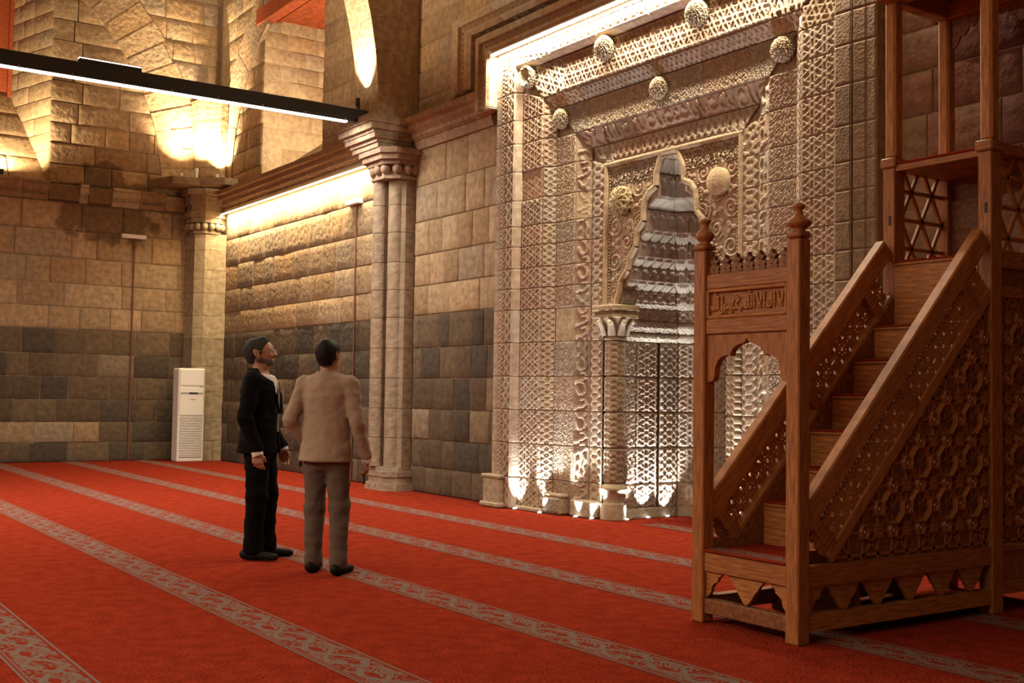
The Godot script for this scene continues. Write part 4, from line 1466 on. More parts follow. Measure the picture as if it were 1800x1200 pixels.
# moulded label that steps round the top of the niche in two orders
func build_labels() -> void:
	var t := structure("trim_3", "stepped stone hood mould framing the prayer niche above the light strip", Vector3(FRAME_L, 0, WALL_Z))
	var off := -t.position
	var rx := 2.0 * XC - FRAME_L
	# (out to the left, up, z) from the inner edge outwards
	var inner := [Vector3(0.0, 5.70, -7.98), Vector3(0.0, 5.70, -7.84), Vector3(0.05, 5.73, -7.815), Vector3(0.12, 5.78, -7.83), Vector3(0.14, 5.80, -7.885), Vector3(0.26, 5.88, -7.885), Vector3(0.27, 5.89, -7.835), Vector3(0.36, 5.95, -7.85), Vector3(0.37, 5.96, -7.90), Vector3(0.46, 6.02, -7.91), Vector3(0.48, 6.03, -8.11)]
	var outer := [Vector3(0.60, 6.10, -8.11), Vector3(0.60, 6.10, -7.93), Vector3(0.67, 6.145, -7.90), Vector3(0.76, 6.19, -7.92), Vector3(0.78, 6.20, -7.975), Vector3(0.92, 6.28, -7.975), Vector3(0.93, 6.29, -7.925), Vector3(1.04, 6.36, -7.945), Vector3(1.05, 6.37, -7.99), Vector3(1.20, 6.45, -8.00), Vector3(1.24, 6.48, -8.11)]
	for w in [[inner, 5.02, "inner_order", 3], [outer, 5.40, "outer_order", 5]]:
		var ord := group_part(w[2], t)
		var pts: Array = w[0]
		# upright stones, the mitred corner, then level stones
		var ys := [w[1], 5.38 if w[1] < 5.2 else 5.75, -1.0]
		for r in 2:
			var b := mb(true, Color(0.56, 0.425, 0.285) * rng.randf_range(0.93, 1.06))
			b.tr = Transform3D(Basis(), off)
			for k in pts.size() - 1:
				var p: Vector3 = pts[k]
				var q: Vector3 = pts[k + 1]
				var yb0: float = ys[0] if r == 0 else ys[1] + 0.004
				var tp: float = ys[1] if r == 0 else p.y
				var tq: float = ys[1] if r == 0 else q.y
				b.quad(Vector3(FRAME_L - q.x, yb0, q.z), Vector3(FRAME_L - p.x, yb0, p.z), Vector3(FRAME_L - p.x, tp, p.z), Vector3(FRAME_L - q.x, tq, q.z))
			if r == 0:
				var pp := PackedVector2Array()
				for p in pts: pp.append(Vector2(FRAME_L - p.x, p.z))
				plan(b, pp, ys[0] - 0.01, ys[0] + 0.01)
			part("moulding_stone", b, M.stone, ord)
		var n := 9
		for s in n:
			var grey: bool = s in [1, 3, 6]
			var b := mb(true, (Color(0.54, 0.48, 0.39) if grey else Color(0.56, 0.425, 0.285)) * rng.randf_range(0.93, 1.06))
			b.tr = Transform3D(Basis(), off)
			for k in pts.size() - 1:
				var p: Vector3 = pts[k]
				var q: Vector3 = pts[k + 1]
				var pa := lerpf(FRAME_L - p.x, rx + p.x, float(s) / n) + (0.003 if s > 0 else 0.0)
				var pb := lerpf(FRAME_L - p.x, rx + p.x, float(s + 1) / n) - (0.003 if s < n - 1 else 0.0)
				var qa := lerpf(FRAME_L - q.x, rx + q.x, float(s) / n) + (0.003 if s > 0 else 0.0)
				var qb := lerpf(FRAME_L - q.x, rx + q.x, float(s + 1) / n) - (0.003 if s < n - 1 else 0.0)
				b.quad(Vector3(pa, p.y, p.z), Vector3(pb, p.y, p.z), Vector3(qb, q.y, q.z), Vector3(qa, q.y, q.z))
			part("moulding_stone", b, M.stone, ord)
		# carved bead along the hollow
		var m: Vector3 = (pts[4] + pts[5]) * 0.5
		var tt := mb(true, Color(0.56, 0.425, 0.285))
		tt.tr = Transform3D(Basis(), off)
		var d := Vector3(FRAME_L - m.x, m.y, m.z)
		teeth(tt, d, Vector3(rx + m.x, m.y, m.z), Vector3(0, 0, 1), 0.085)
		var nn := int((d.y - w[1]) / 0.075)
		for k in nn:
			var c := Vector3(d.x, w[1] + (k + 0.5) * 0.075, m.z)
			var q := [c + Vector3(-0.045, 0, 0), c + Vector3(0, -0.036, 0), c + Vector3(0.045, 0, 0), c + Vector3(0, 0.036, 0)]
			for e in 4: tt.tri(q[e], q[(e + 1) % 4], c + Vector3(0, 0, 0.06))
		part("bead_row", tt, M.stone, ord)


# ---------------------------------------------------------------- wooden pulpit
const D_POST2 := 1.935
const D_POST3 := 2.57
const SIDE := Basis(Vector3(0, 0, -1), Vector3(0, 1, 0), Vector3(1, 0, 0))   # (depth, height, across)


func rail_y(d: float) -> float:   # top edge of the handrail
	return 0.814 + 1.036 * (d - 0.11)


func wbox(called: String, lo: Vector3, hi: Vector3, mat: Material, parent: Node, bev := 0.006, label := "") -> MeshInstance3D:
	var b := mb()
	var m := (lo + hi) * 0.5
	b.box(Vector3.ZERO, (hi - lo).abs(), bev)
	var o := part(called, b, mat, parent, label)
	o.position = m
	return o


func side_prism(called: String, poly: PackedVector2Array, x0: float, x1: float, mat: Material, parent: Node) -> MeshInstance3D:
	var b := mb()
	b.tr = Transform3D(SIDE, Vector3.ZERO)
	b.prism(poly, x0, x1)
	return part(called, b, mat, parent)


# Board with cut-through holes along the rail; u runs up the rail, v across it.
func pierced(T: Transform3D, L: float, H: float, cell: float, thick: float, solid: Callable) -> ArrayMesh:
	var b := mb()
	b.tr = T
	var nu := int(L / cell)
	var nv := int(H / cell)
	var g := PackedByteArray()
	g.resize(nu * nv)
	for j in nv:
		for i in nu: g[j * nu + i] = 1 if solid.call((i + 0.5) * cell, (j + 0.5) * cell) else 0
	var h := thick * 0.5
	for j in nv:
		var i := 0
		while i < nu:
			if g[j * nu + i] == 0:
				i += 1
				continue
			var e := i
			while e < nu and g[j * nu + e] == 1: e += 1
			var u0 := i * cell
			var u1 := e * cell
			var v0 := j * cell
			var v1 := v0 + cell
			b.quad(Vector3(u0, v0, h), Vector3(u1, v0, h), Vector3(u1, v1, h), Vector3(u0, v1, h))
			b.quad(Vector3(u0, v1, -h), Vector3(u1, v1, -h), Vector3(u1, v0, -h), Vector3(u0, v0, -h))
			b.quad(Vector3(u0, v0, -h), Vector3(u0, v0, h), Vector3(u0, v1, h), Vector3(u0, v1, -h))
			b.quad(Vector3(u1, v0, h), Vector3(u1, v0, -h), Vector3(u1, v1, -h), Vector3(u1, v1, h))
			for k in range(i, e):
				var a := k * cell
				var c := a + cell
				if j == 0 or g[(j - 1) * nu + k] == 0: b.quad(Vector3(a, v0, -h), Vector3(c, v0, -h), Vector3(c, v0, h), Vector3(a, v0, h))
				if j == nv - 1 or g[(j + 1) * nu + k] == 0: b.quad(Vector3(a, v1, h), Vector3(c, v1, h), Vector3(c, v1, -h), Vector3(a, v1, -h))
			i = e
	return b.mesh()


func fret(u: float, v: float) -> bool:   # stars and seed-shaped piercings
	var P := 0.118
	var x := fposmod(u / P, 1.0) - 0.5
	var y := fposmod(v / P, 1.0) - 0.5
	var r := Vector2(x, y).length()
	var a := Vector2(x, y).angle()
	if r < 0.115 + 0.05 * cos(a * 4.0): return false
	var k := absf(fposmod(a / TAU * 8.0, 1.0) - 0.5)
	if r > 0.235 and r < 0.375 and k > 0.32: return false
	var c := Vector2(absf(x) - 0.5, absf(y) - 0.5).length()
	return c > 0.13


func build_minbar() -> void:
	var t := thing("minbar", "carved wooden pulpit with a steep flight of red-carpeted steps", "pulpit", Vector3(-4.905, 0, -5.05))
	var W := 0.435
	# posts and finials of the doorway
	for s in [-1.0, 1.0]:
		var p := wbox("front_post", Vector3(s * 0.385 - 0.05, 0, -0.10), Vector3(s * 0.385 + 0.05, 2.32, 0.0), M.wood, t, 0.008)
		wbox("post_cap", Vector3(s * 0.385 - 0.054, 2.325, -0.104), Vector3(s * 0.385 + 0.054, 2.365, 0.004), M.wood_level, t, 0.012)
		var f := mb()
		if s < 0:
			f.lathe([Vector2(0.048, 0.0), Vector2(0.030, 0.012), Vector2(0.046, 0.025), Vector2(0.060, 0.045), Vector2(0.058, 0.065), Vector2(0.042, 0.085), Vector2(0.024, 0.105), Vector2(0.020, 0.125), Vector2(0.034, 0.137), Vector2(0.038, 0.150), Vector2(0.028, 0.162), Vector2(0.002, 0.168)], Vector3.ZERO, 24)
		else:
			f.lathe([Vector2(0.044, 0.0), Vector2(0.036, 0.014), Vector2(0.050, 0.022), Vector2(0.074, 0.040), Vector2(0.070, 0.060), Vector2(0.040, 0.082), Vector2(0.024, 0.10), Vector2(0.020, 0.122), Vector2(0.034, 0.138), Vector2(0.040, 0.148), Vector2(0.030, 0.160), Vector2(0.010, 0.172), Vector2(0.001, 0.178)], Vector3.ZERO, 24)
		var fo := part("finial", f, M.wood, t)
		fo.position = Vector3(s * 0.385, 2.365, -0.05)
	# crest of pierced fleurons
	var fl := PackedVector2Array()
	for p in [[-0.052, 0.0], [0.052, 0.0], [0.052, 0.018], [0.036, 0.028], [0.047, 0.044], [0.036, 0.058], [0.022, 0.052], [0.020, 0.066], [0.034, 0.078], [0.024, 0.092], [0.012, 0.088], [0.0, 0.118], [-0.012, 0.088], [-0.024, 0.092], [-0.034, 0.078], [-0.020, 0.066], [-0.022, 0.052], [-0.036, 0.058], [-0.047, 0.044], [-0.036, 0.028], [-0.052, 0.018]]: fl.append(Vector2(p[0], p[1]))
	var cb := mb()
	cb.prism(fl, -0.016, 0.016)
	for q in [Vector2(0, 0.028), Vector2(0, 0.066)]:
		cb.lathe([Vector2(0.009, 0), Vector2(0.006, 0.006), Vector2(0.001, 0.008)], Vector3(q.x, q.y, 0.016), 6)
	var cm := cb.mesh()
	for k in 7:
		var o := put("fleuron", cm, M.wood_dark, t)
		o.position = Vector3(-0.288 + k * 0.096, 2.165, -0.05)
	wbox("top_rail", Vector3(-0.335, 2.072, -0.085), Vector3(0.335, 2.165, -0.015), M.wood_level, t, 0.006)
	wbox("lower_rail", Vector3(-0.335, 1.79, -0.085), Vector3(0.335, 1.885, -0.012), M.wood_level, t, 0.006)
	build_plaque(t)
	# polylobed door arch
	var arch := PackedVector2Array([Vector2(-0.335, 1.788), Vector2(0.335, 1.788)])
	var lobes := [Vector2(0.336, 1.49), Vector2(0.285, 1.50), Vector2(0.272, 1.53), Vector2(0.268, 1.58), Vector2(0.245, 1.625), Vector2(0.205, 1.652), Vector2(0.165, 1.660), Vector2(0.138, 1.652), Vector2(0.130, 1.680), Vector2(0.108, 1.704), Vector2(0.072, 1.722), Vector2(0.032, 1.730), Vector2(0.010, 1.742), Vector2(0.0, 1.764)]
	for p in lobes: arch.append(Vector2(minf(p.x, 0.335), p.y))
	for k in range(lobes.size() - 2, -1, -1): arch.append(Vector2(maxf(-lobes[k].x, -0.335), lobes[k].y))
	var ab := mb()
	ab.prism(arch, -0.075, -0.028)
	part("arch_board", ab, M.wood, t)
	# sill beam, carpeted platform, foot rails
	wbox("sill_beam", Vector3(-0.335, 0.318, -0.09), Vector3(0.335, 0.438, -0.012), M.wood_level, t)
	wbox("foot_rail", Vector3(-0.335, 0.06, -0.085), Vector3(0.335, 0.152, -0.015), M.wood_dark, t)
	wbox("platform_board", Vector3(-0.38, 0.40, -0.62), Vector3(0.38, 0.44, -0.085), M.wood_level, t)
	wbox("platform_carpet", Vector3(-0.335, 0.44, -0.56), Vector3(0.335, 0.456, -0.002), M.carpet, t, 0.005)
	var pc := mb()
	pc.mapped = true
	for c in [[-0.335, -0.02], [0.335, -0.02], [0.335, -0.17], [-0.335, -0.17]]: pc.vert(Vector3(c[0], 0.4575, c[1]), Vector3.UP, Vector2(c[0] / 0.5, (c[1] + 0.17) / 0.15))
	pc.ix.append_array([0, 2, 1, 0, 3, 2])
	part("carpet_border", pc, M.stripe, t)
	# side frames
	for s in [-1.0, 1.0]:
		var x0: float = s * 0.385 - 0.045
		var x1: float = s * 0.385 + 0.045
		side_prism("foot_rail", PackedVector2Array([Vector2(0.1, 0.065), Vector2(1.87, 0.065), Vector2(1.87, 0.16), Vector2(0.1, 0.16)]), x0 + 0.01, x1 - 0.004, M.wood_light, t)
		side_prism("mid_rail", PackedVector2Array([Vector2(0.1, 0.325), Vector2(1.87, 0.325), Vector2(1.87, 0.442), Vector2(0.1, 0.442)]), x0 + 0.004, x1 - 0.002, M.wood_level, t)
		# handrail and lower rail, built along their own length so that the grain follows
		var ang := atan(1.036)
		var ln := Vector2(1, 1.036).length()
		var R := Transform3D(Basis(Vector3(0, sin(ang), -cos(ang)), Vector3(0, cos(ang), sin(ang)), Vector3(1, 0, 0)), Vector3(s * 0.385, 0, 0))
		var hr := mb()
		var ct := cos(ang)
		hr.box(Vector3(0.9 * ln, -0.10 * ct, 0), Vector3(1.76 * ln, 0.20 * ct, 0.085), 0.010)
		var ho := part("handrail", hr, M.wood_light, t)
		ho.transform = R.translated(Vector3(0, rail_y(0.0), 0))
		# put the rail's own origin on the line at depth 0
		ho.transform.origin = Vector3(s * 0.385, rail_y(0.0), 0)
		var lr := mb()
		lr.box(Vector3(1.06 * ln, -0.06 * ct, 0), Vector3(1.60 * ln, 0.115 * ct, 0.075), 0.008)
		var lo := part("lower_rail", lr, M.wood_light, t)
		lo.transform = Transform3D(R.basis, Vector3(s * 0.385, rail_y(0.0) - 0.47, 0))
		for u in [0.24, 1.02, 1.66]:
			var br := mb()
			br.box(Vector3.ZERO, Vector3(0.085, 0.27 * ct + 0.03, 0.082), 0.006)
			var bo := part("rail_brace", br, M.wood_level, t)
			bo.transform = Transform3D(R.basis, Vector3(s * 0.385, rail_y(u) - 0.335, -u))
		var pm := pierced(Transform3D(), 2.34, 0.27 * ct, 0.0094, 0.016, fret)
		var po := put("pierced_panel", pm, M.wood_light, t)
		po.transform = Transform3D(R.basis, Vector3(s * 0.405, rail_y(0.0) - 0.47 + 0.0, 0) + R.basis.x * 0.345)
		# board that closes the steps behind the lower rail
		var st := PackedVector2Array([Vector2(0.1, 0.44), Vector2(1.87, 0.44), Vector2(1.87, rail_y(1.87) - 0.50), Vector2(0.30, rail_y(0.30) - 0.50), Vector2(0.1, 0.52)])
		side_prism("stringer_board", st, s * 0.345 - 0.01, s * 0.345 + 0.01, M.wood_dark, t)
		build_side_panel(t, s)
		build_pendants(t, s)
	# pendants under the sill beam
	var pen := pendant_shape(0.30, 0.165)
	var pb := mb()
	pb.prism(pen, -0.012, 0.012)
	var pmesh := pb.mesh()
	var po2 := put("pendant", pmesh, M.wood_light, t)
	po2.position = Vector3(0, 0.32, -0.045)
	for s in [-1.0, 1.0]:
		var half := mb()
		var hp := PackedVector2Array()
		for p in [[0.0, 0.0], [0.145, 0.0], [0.125, -0.02], [0.105, -0.03], [0.10, -0.055], [0.07, -0.07], [0.05, -0.09], [0.045, -0.12], [0.02, -0.15], [0.0, -0.165]]: hp.append(Vector2(-s * p[0], p[1]))
		half.prism(hp, -0.012, 0.012)
		var hm := part("half_pendant", half, M.wood_light, t)
		hm.position = Vector3(s * 0.335, 0.32, -0.045)
	# boards added under the flight to keep the gaps between pendants dark
	wbox("added_base_board", Vector3(-0.34, 0.02, -0.66), Vector3(0.34, 0.40, -0.64), M.wood_dark, t, 0.003)
	wbox("added_base_board", Vector3(-0.375, 0.02, -1.87), Vector3(-0.355, 0.33, -0.66), M.wood_dark, t, 0.003)
	build_steps(t)
	build_kiosk(t)


func pendant_shape(w: float, h: float) -> PackedVector2Array:
	var p := PackedVector2Array()
	var half := [[0.5, 0.0], [0.45, -0.10], [0.38, -0.22], [0.33, -0.36], [0.24, -0.52], [0.17, -0.70], [0.07, -0.92], [0.0, -1.0]]
	for q in half: p.append(Vector2(q[0] * w, q[1] * h))
	for k in range(half.size() - 2, -1, -1): p.append(Vector2(-half[k][0] * w, half[k][1] * h))
	return p


func build_pendants(t: Node3D, s: float) -> void:
	var b := mb()
	b.tr = Transform3D(SIDE, Vector3.ZERO)
	b.prism(pendant_shape(0.31, 0.172), -0.012, 0.012)
	var m := b.mesh()
	for k in 5:
		var o := put("pendant", m, M.wood_light, t)
		o.position = Vector3(s * 0.395, 0.326, -(0.43 + k * 0.312))
	var h := mb()
	h.tr = Transform3D(SIDE, Vector3.ZERO)
	var hp := PackedVector2Array()
	for p in [[0.0, 0.0], [0.165, 0.0], [0.15, -0.03], [0.125, -0.04], [0.12, -0.07], [0.08, -0.09], [0.06, -0.12], [0.02, -0.17], [0.0, -0.17]]: hp.append(Vector2(p[0], p[1]))
	h.prism(hp, -0.012, 0.012)
	var o2 := part("half_pendant", h, M.wood_light, t)
	o2.position = Vector3(s * 0.395, 0.326, -0.1)


func build_plaque(t: Node3D) -> void:
	var pl := wbox("inscribed_plaque", Vector3(-0.335, 1.885, -0.07), Vector3(0.335, 2.072, -0.035), M.wood_level, t, 0.003, "carved panel with raised Arabic script")
	var b := mb()
	for f in [[Vector3(0, 0.082, 0.028), Vector3(0.66, 0.022, 0.03)], [Vector3(0, -0.082, 0.028), Vector3(0.66, 0.022, 0.03)], [Vector3(-0.322, 0, 0.028), Vector3(0.022, 0.186, 0.03)], [Vector3(0.322, 0, 0.028), Vector3(0.022, 0.186, 0.03)]]: b.box(f[0], f[1], 0.008)
	part("plaque_frame", b, M.wood_light, pl)
	var loop := func(x: float, y: float) -> Array: return [[x - 0.5, y], [x, y + 0.1], [x + 0.4, y + 0.6], [x + 0.1, y + 1.0], [x - 0.2, y + 0.6], [x + 0.1, y + 0.1], [x + 0.6, y]]
	var lines := [
		[[0.5, 4.0], [0.8, 2.2], [1.4, 1.2], [2.0, 1.5]], [[2.0, 4.0], [1.5, 2.2], [0.8, 1.0]],
		[[2.8, 4.0], [2.8, 1.0]], [[3.5, 4.0], [3.5, 1.3], [4.0, 1.0]], loop.call(4.4, 1.0),
		[[5.5, 4.0], [5.5, 1.0]], [[6.1, 4.0], [6.4, 2.2], [7.0, 1.2], [7.5, 1.5]], [[7.6, 4.0], [7.1, 2.2], [6.4, 1.0]],
		[[8.2, 4.0], [8.2, 1.0]], [[8.9, 4.0], [8.9, 1.2], [9.4, 1.0]], [[9.7, 3.7], [9.7, 1.2], [10.1, 1.0]], loop.call(10.5, 1.0), [[9.0, 4.4], [9.3, 4.2], [9.5, 4.5], [9.8, 4.2]],
		[[11.3, 1.2], [11.5, 1.7], [11.9, 1.4], [11.6, 1.0], [12.2, 1.0]], [[13.2, 3.6], [12.2, 3.0], [13.3, 2.0], [12.3, 1.0], [11.9, 0.4]], [[12.8, 1.0], [13.1, 1.6], [13.5, 1.2], [13.2, 0.9]], [[13.5, 1.0], [14.1, 1.1], [14.3, 1.8], [13.8, 3.0]],
		[[14.9, 2.2], [14.9, 1.2], [14.3, 0.3]], [[15.2, 1.9], [15.2, 1.1], [15.5, 1.7], [15.6, 1.1], [15.9, 1.8], [16.0, 1.0]], [[16.2, 1.8], [16.5, 2.1], [16.7, 1.6], [16.3, 1.4], [16.6, 0.9], [16.1, 0.2]], [[17.2, 4.0], [17.2, 1.0], [16.9, 0.4], [17.6, 0.3], [17.9, 0.9]],
		[[18.3, 4.0], [18.3, 1.0]], [[18.8, 4.0], [18.8, 1.2], [19.1, 1.0]], [[19.4, 3.7], [19.4, 1.2], [19.7, 1.0]], loop.call(19.9, 1.0), [[18.7, 4.4], [19.0, 4.2], [19.2, 4.5], [19.5, 4.2]],
	]
	var sc := mb()
	for l in lines:
		var c := Curve3D.new()
		for p in l: c.add_point(Vector3(0.304 - p[0] / 20.4 * 0.608, -0.068 + p[1] / 4.6 * 0.136, 0.021))
		var pts := []
		for k in l.size() - 1:
			var a := c.get_point_position(k)
			var e := c.get_point_position(k + 1)
			pts.append(a)
			pts.append(a.lerp(e, 0.5))
		pts.append(c.get_point_position(l.size() - 1))
		sc.tube(pts, 0.0105, 0.0075, 6, 1.0, Vector3(0, 0, 1))
	part("script", sc, M.wood_light, pl)


func build_side_panel(t: Node3D, s: float) -> void:
	var tri := PackedVector2Array([Vector2(0.335, 0.445), Vector2(1.87, 0.445), Vector2(1.87, rail_y(1.87) - 0.585), Vector2(0.34, rail_y(0.34) - 0.585)])
	var rect := PackedVector2Array([Vector2(2.0, 0.445), Vector2(2.52, 0.445), Vector2(2.52, 2.10), Vector2(2.0, 2.10)])
	for poly in [tri, rect]:
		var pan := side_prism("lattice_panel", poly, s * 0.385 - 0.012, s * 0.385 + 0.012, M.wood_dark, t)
		var face: float = s * 0.385 + s * 0.012
		var out := Basis(Vector3(0, 0, -1), Vector3.UP, Vector3(1, 0, 0))
		if s < 0: out = Basis(Vector3(0, 0, 1), Vector3.UP, Vector3(-1, 0, 0))
		var frame := Transform3D(out, Vector3(face, 0, 0))
		# straps across the ground, cut to the panel
		var a := 0.27
		var st := mb()
		st.tr = Transform3D(SIDE, Vector3.ZERO)
		for k in range(-14, 22):
			for ln in [[Vector2(-2, k * a * 0.5 + 0.065), Vector2(4, k * a * 0.5 + 0.065)], [Vector2(k * a * 0.5 + 0.065, -1), Vector2(k * a * 0.5 + 0.065, 4)], [Vector2(-2, -2 + k * a + 0.135), Vector2(4, 4 + k * a + 0.135)], [Vector2(-2, 2 + k * a + 0.135), Vector2(4, -4 + k * a + 0.135)]]:
				for piece in Geometry2D.intersect_polyline_with_polygon(PackedVector2Array(ln), poly):
					var A := piece[0]
					var B := piece[piece.size() - 1]
					var nn := (B - A).orthogonal().normalized() * 0.008
					if (B - A).length() > 0.03:
						if s > 0: st.prism(PackedVector2Array([A + nn, B + nn, B - nn, A - nn]), face - 0.002, face + 0.010)
						else: st.prism(PackedVector2Array([A + nn, B + nn, B - nn, A - nn]), face - 0.010, face + 0.002)
		part("strapwork", st, M.wood, pan)
		var ring := mb()
		for k in 8:
			var p := []
			for q in [[0.118, k], [0.118, k + 1], [0.078, k + 1], [0.078, k]]: p.append(Vector2(q[0] * cos(TAU * (q[1] + 0.5) / 8), q[0] * sin(TAU * (q[1] + 0.5) / 8)))
			var i0 := Vector3(p[0].x, p[0].y, 0.0)
			var i1 := Vector3(p[1].x, p[1].y, 0.0)
			var up := Vector3(0, 0, 0.030)
			var m0 := Vector3(p[0].x, p[0].y, 0) * 0.86 + up
			var m1 := Vector3(p[1].x, p[1].y, 0) * 0.86 + up
			ring.quad(i0, i1, m1, m0)
			ring.quad(m0, m1, Vector3(p[2].x, p[2].y, 0.004), Vector3(p[3].x, p[3].y, 0.004))
		var rm := ring.mesh()
		var ros := mb()
		var flower := PackedVector2Array()
		for k in 32:
			var rr := 0.050 * (0.72 + 0.28 * cos(k * TAU / 32 * 8))
			flower.append(Vector2(rr * cos(TAU * k / 32), rr * sin(TAU * k / 32)))
		ros.prism(flower, 0.0, 0.012)
		ros.prism(octagon(0, 0, 0.022), 0.0, 0.022)
		var fm := ros.mesh()
		var hexb := mb()
		for k in 6:
			var p0 := Vector3(cos(TAU * k / 6) * 0.050, sin(TAU * k / 6) * 0.062, 0)
			var p1 := Vector3(cos(TAU * (k + 1) / 6) * 0.050, sin(TAU * (k + 1) / 6) * 0.062, 0)
			var up := Vector3(0, 0, 0.026)
			hexb.quad(p0, p1, p1 * 0.74 + up, p0 * 0.74 + up)
			hexb.quad(p0 * 0.74 + up, p1 * 0.74 + up, p1 * 0.5 + up * 0.6, p0 * 0.5 + up * 0.6)
			hexb.tri(p0 * 0.5 + up * 0.6, p1 * 0.5 + up * 0.6, up * 0.7)
		var hm := hexb.mesh()
		var dot := mb()
		dot.tr = Transform3D(Basis(Vector3(1, 0, 0), Vector3(0, 0, 1), Vector3(0, -1, 0)), Vector3.ZERO)
		dot.lathe([Vector2(0.010, 0.014), Vector2(0.008, 0.022), Vector2(0.001, 0.025)], Vector3.ZERO, 8)
		var dm := dot.mesh()
		var star := mb()
		var sp := PackedVector2Array()
		for k in 16:
			var r := 0.062 if k % 2 == 0 else 0.036
			sp.append(Vector2(r * cos(TAU * k / 16), r * sin(TAU * k / 16)))
		star.prism(sp, 0.0, 0.018)
		var sm_ := star.mesh()
		for i in range(0, 12):
			for j in range(0, 10):
				var c := Vector2(i * a + 0.065, j * a + 0.47)
				if inside_by(c, poly, 0.10):
					on_face(pan, frame, "octagon_frame", rm, M.wood, c.x, c.y)
					on_face(pan, frame, "rosette", fm, M.wood_dark, c.x, c.y)
				for o in [Vector2(0.5, 0), Vector2(0, 0.5)]:
					var h: Vector2 = c + o * a
					if inside_by(h, poly, 0.045):
						on_face(pan, frame, "hexagon_boss", hm, M.wood_level, h.x, h.y)
						on_face(pan, frame, "inlaid_dot", dm, M.dot, h.x, h.y)
				var q := c + Vector2(0.5, 0.5) * a
				if inside_by(q, poly, 0.045): on_face(pan, frame, "star_boss", sm_, M.wood_level, q.x, q.y)


func on_face(pan: Node, frame: Transform3D, called: String, m: Mesh, mat: Material, d: float, y: float) -> void:
	var o := put(called, m, mat, pan)
	o.transform = Transform3D(frame.basis, frame.origin + Vector3(0, y, -d))


func inside_by(p: Vector2, poly: PackedVector2Array, r: float) -> bool:
	for k in 6:
		if not Geometry2D.is_point_in_polygon(p + Vector2(r, 0).rotated(TAU * k / 6), poly): return false
	return true


func build_steps(t: Node3D) -> void:
	var tops := [0.73, 0.946, 1.19, 1.43, 1.67, 1.915, 2.39]
	var prev := 0.45
	for k in 7:
		var d := 0.54 + 0.2217 * k
		var y: float = tops[k]
		var st := group_part("step", t)
		wbox("riser", Vector3(-0.335, prev - 0.01, -d - 0.02), Vector3(0.335, y - 0.028, -d), M.wood_light, st, 0.003)
		var dep := 0.235 if k < 6 else 0.70
		wbox("tread", Vector3(-0.335, y - 0.028, -d - dep), Vector3(0.335, y - 0.008, -d + 0.012), M.wood_light, st, 0.004)
		wbox("tread_carpet", Vector3(-0.333, y - 0.008, -d - dep), Vector3(0.333, y + 0.004, -d + 0.018), M.carpet, st, 0.005)
		prev = y


